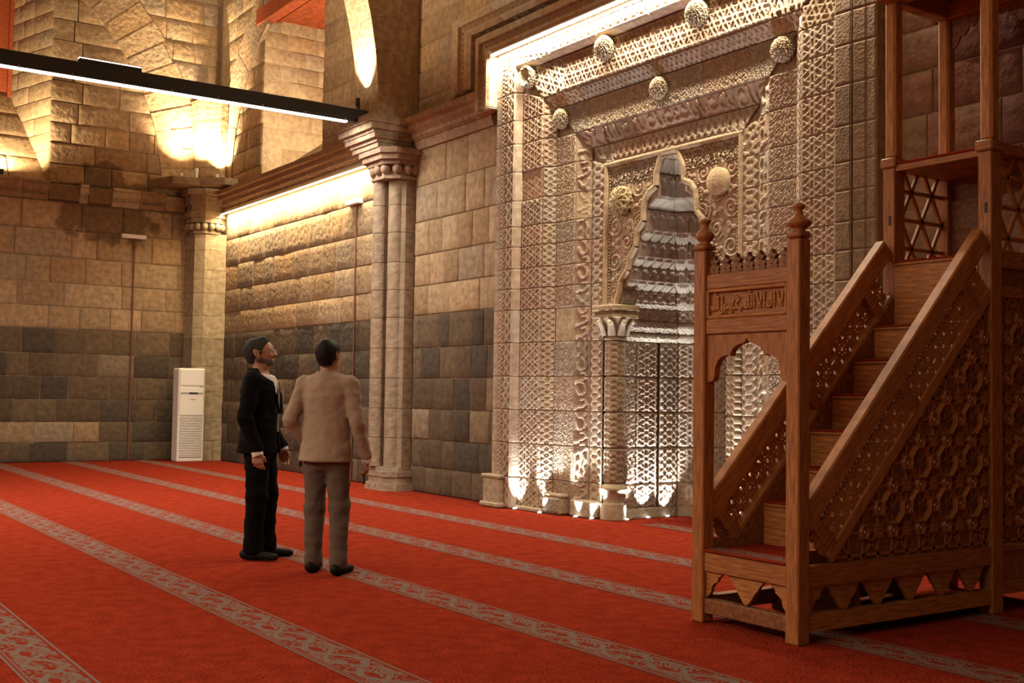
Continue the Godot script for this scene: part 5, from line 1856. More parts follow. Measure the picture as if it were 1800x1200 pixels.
func build_kiosk(t: Node3D) -> void:
	for s in [-1.0, 1.0]:
		for d in [D_POST2, D_POST3]:
			var x: float = s * 0.385
			wbox("kiosk_post", Vector3(x - 0.05, 0, -d - 0.062), Vector3(x + 0.05, 3.08, -d + 0.062), M.wood, t, 0.006)
			wbox("post_collar", Vector3(x - 0.065, 3.08, -d - 0.078), Vector3(x + 0.065, 3.155, -d + 0.078), M.wood_level, t, 0.010)
			wbox("canopy_post", Vector3(x - 0.046, 3.155, -d - 0.05), Vector3(x + 0.046, 4.34, -d + 0.05), M.wood_pale, t, 0.016)
		var x2: float = s * 0.385
		var sl := wbox("bolt_slot", Vector3(x2 + 0.0, 2.66, -D_POST2 + 0.058), Vector3(x2 + 0.022, 2.73, -D_POST2 + 0.064), M.soot, t, 0.001)
		wbox("side_beam", Vector3(x2 - 0.04, 3.07, -D_POST3), Vector3(x2 + 0.055, 3.15, -D_POST2), M.wood_level, t, 0.006)
		wbox("side_beam", Vector3(x2 - 0.05, 4.30, -D_POST3 - 0.1), Vector3(x2 + 0.05, 4.45, -D_POST2 + 0.15), M.wood_level, t, 0.006)
		wbox("side_rail", Vector3(x2 - 0.04, 2.30, -D_POST3), Vector3(x2 + 0.04, 2.42, -D_POST2), M.wood_level, t, 0.006)
		wbox("side_rail", Vector3(x2 - 0.04, 2.10, -D_POST3), Vector3(x2 + 0.04, 2.18, -D_POST2), M.wood_level, t, 0.006)
		wbox("side_rail", Vector3(x2 - 0.04, 0.40, -D_POST3), Vector3(x2 + 0.04, 0.45, -D_POST2), M.wood_level, t, 0.006)
		wbox("side_rail", Vector3(x2 - 0.04, 0.12, -D_POST3), Vector3(x2 + 0.04, 0.20, -D_POST2), M.wood_level, t, 0.006)
		wbox("foot_panel", Vector3(x2 - 0.012, 0.20, -D_POST3), Vector3(x2 + 0.012, 0.40, -D_POST2), M.wood, t, 0.003)
		wbox("frieze_panel", Vector3(x2 - 0.012, 2.18, -D_POST3), Vector3(x2 + 0.012, 2.30, -D_POST2), M.wood_dark, t, 0.003)
		# star lattice of crossing bars
		var win := PackedVector2Array([Vector2(D_POST2 + 0.06, 2.42), Vector2(D_POST3 - 0.06, 2.42), Vector2(D_POST3 - 0.06, 3.07), Vector2(D_POST2 + 0.06, 3.07)])
		var P := 0.21
		for ang in [0.0, PI / 3, -PI / 3]:
			var dir := Vector2(cos(ang), sin(ang))
			var nn := dir.orthogonal()
			for k in range(-14, 15):
				var m := Vector2(2.25, 2.72) + nn * (k * P)
				for piece in Geometry2D.intersect_polyline_with_polygon(PackedVector2Array([m - dir * 2.0, m + dir * 2.0]), win):
					var A: Vector2 = piece[0]
					var B: Vector2 = piece[piece.size() - 1]
					if (B - A).length() < 0.05: continue
					var lb := mb()
					lb.box(Vector3.ZERO, Vector3((B - A).length(), 0.028, 0.026), 0.004)
					var o := part("lattice_bar", lb, M.wood_light, t)
					var c := (A + B) * 0.5
					var bx := Vector3(0, dir.y, -dir.x)
					o.transform = Transform3D(Basis(bx, Vector3(1, 0, 0).cross(bx), Vector3(1, 0, 0)), Vector3(x2, c.y, -c.x))
	wbox("rear_board", Vector3(-0.34, 0.12, -D_POST3 - 0.02), Vector3(0.34, 3.07, -D_POST3 + 0.01), M.wood_dark, t, 0.004)
	wbox("front_beam", Vector3(-0.34, 3.05, -D_POST2 - 0.04), Vector3(0.34, 3.10, -D_POST2 + 0.05), M.wood_level, t, 0.006)
	wbox("upper_floor", Vector3(-0.34, 3.06, -D_POST3), Vector3(0.34, 3.10, -D_POST2), M.wood_level, t, 0.004)
	wbox("upper_carpet", Vector3(-0.335, 3.10, -D_POST3), Vector3(0.335, 3.116, -D_POST2 + 0.055), M.carpet, t, 0.006)
	wbox("front_beam", Vector3(-0.34, 4.30, -D_POST2 - 0.05), Vector3(0.34, 4.43, -D_POST2 + 0.05), M.wood_level, t, 0.006)
	wbox("front_beam", Vector3(-0.34, 4.30, -D_POST3 - 0.05), Vector3(0.34, 4.43, -D_POST3 + 0.05), M.wood_level, t, 0.006)
	wbox("canopy_roof", Vector3(-0.5, 4.45, -D_POST3 - 0.2), Vector3(0.5, 4.53, -D_POST2 + 0.2), M.wood_level, t, 0.01)
	# scalloped dark valance inside the canopy
	var va := PackedVector2Array([Vector2(-0.335, 4.32), Vector2(0.335, 4.32)])
	var n := 36
	for k in n + 1:
		var x := 0.335 - 0.67 * k / n
		var y := 4.28 - 0.20 * absf(x / 0.335) * absf(x / 0.335) - 0.035 * absf(sin(k * PI / 4.0))
		va.append(Vector2(x, y))
	for d in [D_POST3]:
		var b := mb()
		b.prism(va, -d - 0.01, -d + 0.01)
		part("canopy_valance", b, M.wood_dark, t)


# ---------------------------------------------------------------- lamps and fittings
func area(parent: Node, at: Vector3, towards: Vector3, size: Vector2, col: Color, energy: float, along := Vector3.ZERO) -> void:
	var l := AreaLight3D.new()
	l.name = "lamp_light"
	l.area_size = size
	l.light_color = col
	l.light_energy = energy
	l.area_range = 40.0
	l.shadow_enabled = true
	var z := -towards.normalized()
	var x := along.normalized() if along != Vector3.ZERO else (Vector3.UP.cross(z) if absf(z.y) < 0.9 else Vector3.RIGHT)
	x = (x - z * x.dot(z)).normalized()
	l.transform = Transform3D(Basis(x, z.cross(x), z), at)
	parent.add_child(l, true)


func spot(parent: Node, at: Vector3, towards: Vector3, angle: float, blend: float, size: float, col: Color, energy: float) -> void:
	var l := SpotLight3D.new()
	l.name = "lamp_light"
	l.light_color = col
	l.light_energy = energy
	l.spot_angle = angle
	l.spot_angle_attenuation = blend
	l.spot_range = 40.0
	l.light_size = size
	l.shadow_enabled = true
	var z := -towards.normalized()
	var x := (Vector3.RIGHT if absf(z.x) < 0.9 else Vector3.FORWARD)
	x = (x - z * x.dot(z)).normalized()
	l.transform = Transform3D(Basis(x, z.cross(x), z), at)
	parent.add_child(l, true)


func build_lamps() -> void:
	# 1. strip under the string course of the far bay
	var t := thing("led_strip", "glowing warm strip lamp under the cornice of the far bay", "lamp", Vector3(-18.75, 4.86, -7.98))
	var b := mb()
	b.box(Vector3(0, 0.012, 0), Vector3(6.5, 0.02, 0.05), 0.004)
	part("channel", b, M.white_plastic, t)
	var g := mb()
	g.box(Vector3(0, -0.008, 0), Vector3(6.5, 0.016, 0.035), 0.004)
	part("led_diffuser", g, M.led_warm, t)
	area(t, Vector3(0, -0.022, 0), Vector3(0, -1, -0.35), Vector2(6.4, 0.04), Color(1.0, 0.88, 0.68), E_CORNICE, Vector3(1, 0, 0))
	# 2. strip over the niche
	t = thing("led_strip", "bright white strip lamp along the top of the prayer niche", "lamp", Vector3(XC, 5.675, -7.845))
	b = mb()
	b.box(Vector3(0, 0.012, 0), Vector3(5.75, 0.02, 0.06), 0.004)
	part("channel", b, M.white_plastic, t)
	g = mb()
	g.box(Vector3(0, -0.01, 0), Vector3(5.75, 0.02, 0.045), 0.004)
	part("led_diffuser", g, M.led_white, t)
	area(t, Vector3(0, -0.026, 0), Vector3(0, -1, -0.25), Vector2(5.7, 0.05), Color(1.0, 0.93, 0.81), E_NICHE, Vector3(1, 0, 0))
	# 3. tie-beam lamp across the arch
	t = thing("tie_beam_lamp", "long black linear lamp spanning the arch with a white glowing underside", "lamp", Vector3(-14.70, 5.34, -7.42))
	var L := 12.6
	b = mb()
	b.box(Vector3(0, 0, L * 0.5), Vector3(0.10, 0.19, L), 0.006)
	part("housing", b, M.black, t)
	g = mb()
	g.box(Vector3(0, -0.105, 0.26 + (L - 0.5) * 0.5), Vector3(0.07, 0.022, L - 0.5), 0.004)
	part("led_diffuser", g, M.led_white, t)
	var k := 0
	while k < 15:
		var c := mb()
		c.box(Vector3(0.052, -0.09, 0.3 + k * 0.62), Vector3(0.006, 0.05, 0.012), 0.001)
		part("clip", c, M.led_white if k < 0 else M.steel, t)
		k += 1
	b = mb()
	b.box(Vector3(0, 0.12, 3.56), Vector3(0.09, 0.05, 0.77), 0.004)
	part("uplight_housing", b, M.black, t)
	g = mb()
	g.box(Vector3(0, 0.150, 3.56), Vector3(0.07, 0.014, 0.77), 0.004)
	part("led_diffuser", g, M.led_white, t)
	b = mb()
	b.box(Vector3(0, 0.02, -0.03), Vector3(0.06, 0.14, 0.07), 0.006)
	part("wall_bracket", b, M.black, t)
	area(t, Vector3(0, -0.122, L * 0.5), Vector3(0, -1, 0), Vector2(0.07, L - 0.6), Color(1.0, 0.95, 0.87), E_BEAM, Vector3(1, 0, 0))
	area(t, Vector3(0, 0.162, 3.56), Vector3(0, 1, 0), Vector2(0.07, 0.75), Color(1.0, 0.90, 0.74), E_UP, Vector3(1, 0, 0))
	# 4. little floodlight on the beam's end, aimed up the soffit
	t = thing("arch_floodlight", "small black floodlight on the beam end washing the arch soffit", "lamp", Vector3(-14.70, 5.44, -7.34))
	b = mb()
	b.box(Vector3(0, 0.02, 0), Vector3(0.05, 0.04, 0.04), 0.004)
	part("bracket", b, M.black, t)
	b = mb()
	b.lathe([Vector2(0.030, 0.04), Vector2(0.034, 0.05), Vector2(0.034, 0.15), Vector2(0.028, 0.16)], Vector3(0, 0, 0.01), 14)
	part("lamp_head", b, M.black, t)
	g = mb()
	g.lathe([Vector2(0.026, 0.158), Vector2(0.001, 0.164)], Vector3(0, 0, 0.01), 12)
	part("lamp_lens", g, M.led_white, t)
	spot(t, Vector3(0, 0.18, 0.01), Vector3(0, 1, -0.02), 40.0, 0.7, 0.03, Color(1.0, 0.90, 0.74), E_ARCH)
	# 5. three small floodlights on the corner shelf
	var spots := [[Vector3(-22.15, 5.50, -7.24), "leftmost of three small floodlights on the corner shelf"], [Vector3(-22.02, 5.50, -7.50), "middle one of three small floodlights on the corner shelf"], [Vector3(-21.85, 5.50, -7.86), "rightmost of three small floodlights on the corner shelf"]]
	for i in 3:
		t = thing("corner_floodlight", spots[i][1], "lamp", spots[i][0], "floodlights on the corner shelf")
		b = mb()
		b.lathe([Vector2(0.035, 0.0), Vector2(0.035, 0.02), Vector2(0.02, 0.03), Vector2(0.03, 0.05), Vector2(0.042, 0.12 + 0.10 * (i % 2)), Vector2(0.038, 0.14 + 0.10 * (i % 2))], Vector3.ZERO, 12)
		part("lamp_head", b, M.white_plastic, t)
		g = mb()
		g.lathe([Vector2(0.034, 0.138 + 0.10 * (i % 2)), Vector2(0.001, 0.145 + 0.10 * (i % 2))], Vector3.ZERO, 12)
		part("lamp_lens", g, M.led_warm, t)
		spot(t, Vector3(0, 0.165 + 0.10 * (i % 2), 0), Vector3(-0.12, 1, -0.12), 50.0, 0.9, 0.03, Color(1.0, 0.88, 0.69), E_CORNER * [1.0, 1.0, 0.6][i])
	# 6. floodlights lying on the window sills
	t = thing("sill_floodlight", "floodlight hidden on the sill of the far bay window", "lamp", Vector3(-17.85, 5.345, -8.20))
	b = mb()
	b.box(Vector3(0, 0.02, 0), Vector3(0.16, 0.045, 0.10), 0.006)
	part("lamp_head", b, M.black, t)
	g = mb()
	g.box(Vector3(-0.084, 0.022, 0), Vector3(0.006, 0.035, 0.08), 0.001)
	part("lamp_lens", g, M.led_warm, t)
	spot(t, Vector3(-0.10, 0.06, -0.02), Vector3(-0.75, 0.75, -0.5), 65.0, 0.8, 0.04, Color(1.0, 0.90, 0.74), E_SILL)
	t = thing("sill_floodlight", "floodlight on the sill of the end wall window at the left edge", "lamp", Vector3(-22.42, 5.26, -3.95))
	b = mb()
	b.box(Vector3(0, 0.05, 0), Vector3(0.10, 0.09, 0.20), 0.006)
	part("lamp_head", b, M.black, t)
	g = mb()
	g.box(Vector3(0, 0.10, 0), Vector3(0.08, 0.008, 0.17), 0.002)
	part("lamp_lens", g, M.led_warm, t)
	spot(t, Vector3(-0.02, 0.13, -0.02), Vector3(-0.35, 1, -0.25), 70.0, 0.8, 0.04, Color(1.0, 0.89, 0.70), E_SILL * 0.8)
	# 7. small spots in the carpet at the foot of the niche
	var feet := [[-11.50, -7.955, -11.50, -8.3, "first"], [-10.98, -7.955, -10.98, -8.3, "second"], [-10.44, -8.07, -10.44, -8.4, "third"], [-10.20, -8.115, -10.16, -8.5, "fourth"], [-9.93, -8.40, -10.1, -8.45, "fifth"], [-9.98, -8.76, -10.2, -8.8, "sixth"], [-9.98, -9.06, -10.2, -9.12, "seventh"], [-9.92, -9.40, -10.1, -9.55, "eighth"]]
	for f in feet:
		floor_spot(Vector3(f[0], 0, f[1]), Vector3(f[2], 0, f[3]), "%s from the left of the small white floor spots before the prayer niche" % f[4])
	for i in range(feet.size() - 1, -1, -1):
		var f: Array = feet[i]
		floor_spot(Vector3(2 * XC - f[0], 0, f[1]), Vector3(2 * XC - f[2], 0, f[3]), "%s from the right of the small white floor spots before the prayer niche" % f[4])
	# 8. added fill lamp, unseen behind the viewer: general light down and up
	t = thing("added_fill_lamp", "added linear fill lamp, unseen, over the hall behind the viewer", "lamp", Vector3(-6.9, 5.6, 4.2))
	b = mb()
	b.box(Vector3.ZERO, Vector3(14.0, 0.19, 0.10), 0.006)
	part("housing", b, M.black, t)
	g = mb()
	g.box(Vector3(0, -0.105, 0), Vector3(13.8, 0.02, 0.07), 0.004)
	part("led_diffuser", g, M.led_warm, t)
	g = mb()
	g.box(Vector3(0, 0.105, 0), Vector3(13.8, 0.02, 0.07), 0.004)
	part("led_diffuser", g, M.led_warm, t)
	for x in [-5.0, 5.0]:
		b = mb()
		b.tube([Vector3(x, 0.09, 0), Vector3(x, 7.0, 0)], 0.01, -1, 6)
		part("hanger", b, M.black, t)
	area(t, Vector3(0, -0.122, 0), Vector3(0, -1, 0), Vector2(13.8, 0.07), Color(1.0, 0.92, 0.80), E_FILL, Vector3(1, 0, 0))
	area(t, Vector3(0, 0.122, 0), Vector3(0, 1, 0), Vector2(13.8, 0.07), Color(1.0, 0.88, 0.72), E_FILL_UP, Vector3(1, 0, 0))


func floor_spot(at: Vector3, aim: Vector3, label: String) -> void:
	var t := thing("floor_spotlight", label, "lamp", at, "floor spots before the prayer niche")
	var b := mb()
	b.lathe([Vector2(0.034, 0.0), Vector2(0.034, 0.012), Vector2(0.022, 0.016)], Vector3.ZERO, 14)
	part("bezel", b, M.steel, t)
	var g := mb()
	g.lathe([Vector2(0.024, 0.012), Vector2(0.018, 0.024), Vector2(0.001, 0.028)], Vector3.ZERO, 12)
	part("lamp_lens", g, M.led_spot, t)
	var d := aim - at
	spot(t, Vector3(0, 0.04, 0), Vector3(d.x, 0, d.z).normalized() * 0.26 + Vector3(0, 1, 0), 32.0, 0.9, 0.012, Color(0.97, 0.98, 0.98), E_FLOOR)


func build_fittings() -> void:
	# floor-standing air conditioner, front towards +x
	var t := thing("air_conditioner", "white floor-standing air conditioner beside the corner column", "air conditioner", Vector3(-21.92, 0, -7.44))
	var h := 1.80
	var b := mb()
	b.box(Vector3(-0.01, h * 0.5, 0), Vector3(0.34, h, 0.52), 0.02)
	part("cabinet", b, M.white_plastic, t)
	b = mb()
	b.box(Vector3(0.168, 1.62, 0), Vector3(0.012, 0.30, 0.46), 0.008)
	part("outlet_panel", b, M.white_plastic, t)
	b = mb()
	b.box(Vector3(0.168, 1.16, 0), Vector3(0.012, 0.52, 0.46), 0.008)
	var fp := part("front_panel", b, M.white_plastic, t)
	b = mb()
	b.box(Vector3(0.176, 1.32, 0), Vector3(0.006, 0.035, 0.44), 0.002)
	part("trim_line", b, M.grey_plastic, fp)
	b = mb()
	b.box(Vector3(0.180, 1.32, -0.03), Vector3(0.006, 0.032, 0.17), 0.002)
	part("display", b, M.screen, fp)
	b = mb()
	b.box(Vector3(0.176, 1.46, -0.19), Vector3(0.004, 0.025, 0.07), 0.001)
	part("energy_sticker", b, M.green, fp)
	b = mb()
	b.box(Vector3(0.176, 1.20, -0.02), Vector3(0.004, 0.022, 0.09), 0.001)
	part("maker_badge", b, M.grey_plastic, fp)
	b = mb()
	b.box(Vector3(0.158, 0.48, 0), Vector3(0.012, 0.80, 0.44), 0.004)
	var gr := part("intake_grille", b, M.grey_plastic, t)
	b = mb()
	b.box(Vector3(0, 0, 0), Vector3(0.022, 0.018, 0.44), 0.004)
	var sm_ := b.mesh()
	for k in 24:
		var o := put("slat", sm_, M.white_plastic, gr)
		o.position = Vector3(0.166, 0.105 + k * 0.0325, 0)
	# two slim white boxes high on the walls, each with a cable running down
	for w in [[Vector3(WALL_X + 0.045, 4.35, -6.475), true, "slim white box high on the end wall with brown cable below"], [Vector3(-16.28, 4.385, WALL_Z + 0.045), false, "slim white box near the clustered column with brown cable below"]]:
		t = thing("wall_box", w[2], "sensor box", w[0], "slim white wall boxes")
		b = mb()
		if w[1]: b.box(Vector3.ZERO, Vector3(0.09, 0.085, 0.48), 0.012)
		else: b.box(Vector3.ZERO, Vector3(0.44, 0.085, 0.10), 0.012)
		part("case", b, M.white_plastic, t)
		b = mb()
		var p: Vector3 = Vector3(-0.012, -0.04, -0.02) if w[1] else Vector3(0.06, -0.04, -0.012)
		b.tube([p, p + Vector3(0, -4.3, 0)], 0.014, -1, 6)
		part("cable", b, M.cable, t)


# ---------------------------------------------------------------- people
class Sdf:
	var a := PackedVector3Array()
	var b := PackedVector3Array()
	var ra := PackedFloat32Array()
	var rb := PackedFloat32Array()
	var kk := PackedFloat32Array()
	var fd := PackedVector3Array()
	var fq := PackedFloat32Array()
	var H := Transform3D()      # applied to what is added next
	var cut = null       # optional: distance to what stays, intersected
	var rough := 0.0
	var noise: FastNoiseLite

	func add(p: Vector3, q: Vector3, r0: float, r1 := -1.0, k := 0.03, dir := Vector3.ZERO, flat := 1.0) -> void:
		a.append(H * p)
		b.append(H * q)
		ra.append(r0)
		rb.append(r0 if r1 < 0 else r1)
		kk.append(k)
		fd.append(H.basis * dir)
		fq.append(flat)

	func one(i: int, p: Vector3) -> float:
		var q := p - a[i]
		var ab := b[i] - a[i]
		var t := clampf(q.dot(ab) / maxf(1e-9, ab.length_squared()), 0.0, 1.0)
		q -= ab * t
		var s := 1.0
		if fq[i] != 1.0:
			q += fd[i] * (q.dot(fd[i]) * (fq[i] - 1.0))
			s = 1.0
		return (q.length() - lerpf(ra[i], rb[i], t)) * s

	func dist(p: Vector3, use: PackedInt32Array) -> float:
		var d := 9.0
		for i in use:
			var e := one(i, p)
			var k := kk[i]
			var h := maxf(k - absf(d - e), 0.0) / k
			d = minf(d, e) - h * h * k * 0.25
		if rough > 0.0 and absf(d) < 0.05: d += rough * noise.get_noise_3d(p.x * 150.0, p.y * 190.0, p.z * 150.0)
		if cut != null: d = maxf(d, cut.call(p))
		return d


# surface nets over the box lo-hi with cells of size h, added to m
func nets(m: MB, f: Sdf, lo: Vector3, hi: Vector3, h: float) -> void:
	var nx := int((hi.x - lo.x) / h) + 2
	var ny := int((hi.y - lo.y) / h) + 2
	var nz_ := int((hi.z - lo.z) / h) + 2
	var B := 6
	var val := PackedFloat32Array()
	val.resize(nx * ny * nz_)
	val.fill(1.0)
	var all := PackedInt32Array(range(f.a.size()))
	var active := []
	var reach := B * h * 0.9
	for bz in range(0, nz_, B):
		for by in range(0, ny, B):
			for bx in range(0, nx, B):
				var c := lo + Vector3(bx + B * 0.5, by + B * 0.5, bz + B * 0.5) * h
				var near := PackedInt32Array()
				var dm := 9.0
				for i in all:
					var e := f.one(i, c)
					dm = minf(dm, e)
				if dm > reach * 1.25 + 0.02: continue
				for i in all:
					if f.one(i, c) < dm + 2.0 * reach + f.kk[i] + 0.02: near.append(i)
				if f.cut == null and f.dist(c, all) < -reach * 2.2:
					for z in range(bz, mini(bz + B, nz_)):
						for y in range(by, mini(by + B, ny)):
							for x in range(bx, mini(bx + B, nx)): val[(z * ny + y) * nx + x] = -1.0
					continue
				active.append(Vector3i(bx, by, bz))
				for z in range(bz, mini(bz + B, nz_)):
					for y in range(by, mini(by + B, ny)):
						for x in range(bx, mini(bx + B, nx)): val[(z * ny + y) * nx + x] = f.dist(lo + Vector3(x, y, z) * h, near)
	var at := {}
	var cells := []
	var sy := nx
	var sz := nx * ny
	var offs := [0, 1, sy, sy + 1, sz, sz + 1, sz + sy, sz + sy + 1]
	var edges := [[0, 1], [2, 3], [4, 5], [6, 7], [0, 2], [1, 3], [4, 6], [5, 7], [0, 4], [1, 5], [2, 6], [3, 7]]
	var base := m.v.size()
	var pos := PackedVector3Array()
	for bl in active:
		for z in range(maxi(0, bl.z - 1), mini(bl.z + B, nz_ - 1)):
			for y in range(maxi(0, bl.y - 1), mini(bl.y + B, ny - 1)):
				for x in range(maxi(0, bl.x - 1), mini(bl.x + B, nx - 1)):
					var q := z * sz + y * sy + x
					var neg := 0
					for o in offs:
						if val[q + o] < 0.0: neg += 1
					if neg == 0 or neg == 8 or at.has(q): continue
					var s := Vector3.ZERO
					var n := 0
					for e in edges:
						var v0: float = val[q + offs[e[0]]]
						var v1: float = val[q + offs[e[1]]]
						if (v0 < 0.0) != (v1 < 0.0):
							var t := v0 / (v0 - v1)
							var p0 := Vector3(e[0] & 1, (e[0] >> 1) & 1, e[0] >> 2)
							var p1 := Vector3(e[1] & 1, (e[1] >> 1) & 1, e[1] >> 2)
							s += p0.lerp(p1, t)
							n += 1
					at[q] = pos.size()
					cells.append(q)
					pos.append(lo + (Vector3(x, y, z) + s / n) * h)
	var nor := PackedVector3Array()
	nor.resize(pos.size())
	for q in cells:
		for ax in 3:
			var st: int = [1, sy, sz][ax]
			var u: int = [sy, sz, 1][ax]
			var w: int = [sz, 1, sy][ax]
			var v0 := val[q]
			var v1 := val[q + st]
			if (v0 < 0.0) == (v1 < 0.0): continue
			if not (at.has(q - u) and at.has(q - w) and at.has(q - u - w)): continue
			var i0: int = at[q]
			var i1: int = at[q - u]
			var i2: int = at[q - u - w]
			var i3: int = at[q - w]
			var nn := (pos[i2] - pos[i0]).cross(pos[i3] - pos[i1])
			var want := Vector3([1, 0, 0][ax], [0, 1, 0][ax], [0, 0, 1][ax]) * (1.0 if v0 < 0.0 else -1.0)
			if nn.dot(want) < 0:
				nn = -nn
				var k := i1
				i1 = i3
				i3 = k
			nor[i0] += nn
			nor[i1] += nn
			nor[i2] += nn
			nor[i3] += nn
			m.ix.append_array([base + i0, base + i2, base + i1, base + i0, base + i3, base + i2])
	for i in pos.size():
		m.v.append(pos[i])
		m.n.append(nor[i].normalized() if nor[i].length() > 0 else Vector3.UP)


func sdf() -> Sdf:
	var f := Sdf.new()
	f.noise = nz
	return f


const FZ := Vector3(0, 0, 1)
const FX := Vector3(1, 0, 0)


# D: along the hand, P: out of the palm, S: towards the thumb
func hand(f: Sdf, W: Vector3, D: Vector3, P: Vector3, S: Vector3, curl: float) -> void:
	f.add(W - D * 0.03, W + D * 0.01, 0.027, 0.027, 0.02, P, 1.25)
	f.add(W + D * 0.03 + S * 0.012, W + D * 0.075 + S * 0.014, 0.026, 0.024, 0.02, P, 1.7)
	f.add(W + D * 0.03 - S * 0.014, W + D * 0.07 - S * 0.016, 0.024, 0.022, 0.02, P, 1.7)
	var ls := [0.92, 1.0, 0.95, 0.76]
	for i in 4:
		var o := S * (0.030 - 0.0195 * i)
		var k := curl + 0.10 * i
		var p0 := W + D * (0.082 - (0.006 if i == 3 else 0.0)) + o
		var d1 := (D * cos(k * 0.6) + P * sin(k * 0.6)).normalized()
		var d2 := (D * cos(k * 1.5) + P * sin(k * 1.5)).normalized()
		var d3 := (D * cos(k * 2.1) + P * sin(k * 2.1)).normalized()
		var p1: Vector3 = p0 + d1 * 0.038 * ls[i]
		var p2: Vector3 = p1 + d2 * 0.026 * ls[i]
		var p3: Vector3 = p2 + d3 * 0.020 * ls[i]
		f.add(p0 - D * 0.02, p0, 0.0100, 0.0100, 0.012)
		f.add(p0, p1, 0.0098, 0.0090, 0.006)
		f.add(p1, p2, 0.0090, 0.0084, 0.004)
		f.add(p2, p3, 0.0084, 0.0076, 0.004)
	var t0 := W + D * 0.018 + S * 0.022
	var t1 := W + D * 0.050 + S * 0.046 + P * 0.014
	var t2 := W + D * 0.080 + S * 0.050 + P * 0.026
	f.add(t0, t1, 0.0150, 0.0118, 0.015)
	f.add(t1, t2, 0.0112, 0.0090, 0.006)


func skull(f: Sdf, pad: float) -> void:
	f.add(Vector3(0, 1.703, -0.022), Vector3(0, 1.700, 0.010), 0.090 + pad, -1, 0.02, FX, 1.17)


func head(f: Sdf) -> void:
	skull(f, 0.0)
	f.add(Vector3(0, 1.675, 0.030), Vector3(0, 1.610, 0.040), 0.066, 0.050, 0.03, FX, 1.05)
	f.add(Vector3(-0.022, 1.582, 0.052), Vector3(0.022, 1.582, 0.052), 0.028, -1, 0.03)
	f.add(Vector3(-0.05, 1.62, 0.0), Vector3(-0.026, 1.582, 0.048), 0.024, 0.022, 0.03)
	f.add(Vector3(0.05, 1.62, 0.0), Vector3(0.026, 1.582, 0.048), 0.024, 0.022, 0.03)
	f.add(Vector3(-0.034, 1.690, 0.080), Vector3(0.034, 1.690, 0.080), 0.014, -1, 0.015)
	f.add(Vector3(0, 1.684, 0.090), Vector3(0, 1.645, 0.113), 0.009, 0.012, 0.012)
	f.add(Vector3(-0.010, 1.640, 0.104), Vector3(0.010, 1.640, 0.104), 0.010, -1, 0.010)
	f.add(Vector3(-0.038, 1.648, 0.072), Vector3(-0.030, 1.640, 0.076), 0.020, -1, 0.02)
	f.add(Vector3(0.038, 1.648, 0.072), Vector3(0.030, 1.640, 0.076), 0.020, -1, 0.02)
	f.add(Vector3(-0.020, 1.612, 0.088), Vector3(0.020, 1.612, 0.088), 0.0075, -1, 0.006)
	f.add(Vector3(-0.016, 1.601, 0.086), Vector3(0.016, 1.601, 0.086), 0.0085, -1, 0.006)
	for s in [-1.0, 1.0]:
		f.add(Vector3(s * 0.082, 1.683, -0.010), Vector3(s * 0.078, 1.640, 0.002), 0.024, 0.016, 0.008, FX, 2.6)
		f.add(Vector3(s * 0.089, 1.695, -0.018), Vector3(s * 0.084, 1.650, -0.014), 0.009, 0.008, 0.008)
	f.add(Vector3(0, 1.46, -0.030), Vector3(0, 1.60, -0.008), 0.060, 0.054, 0.035)


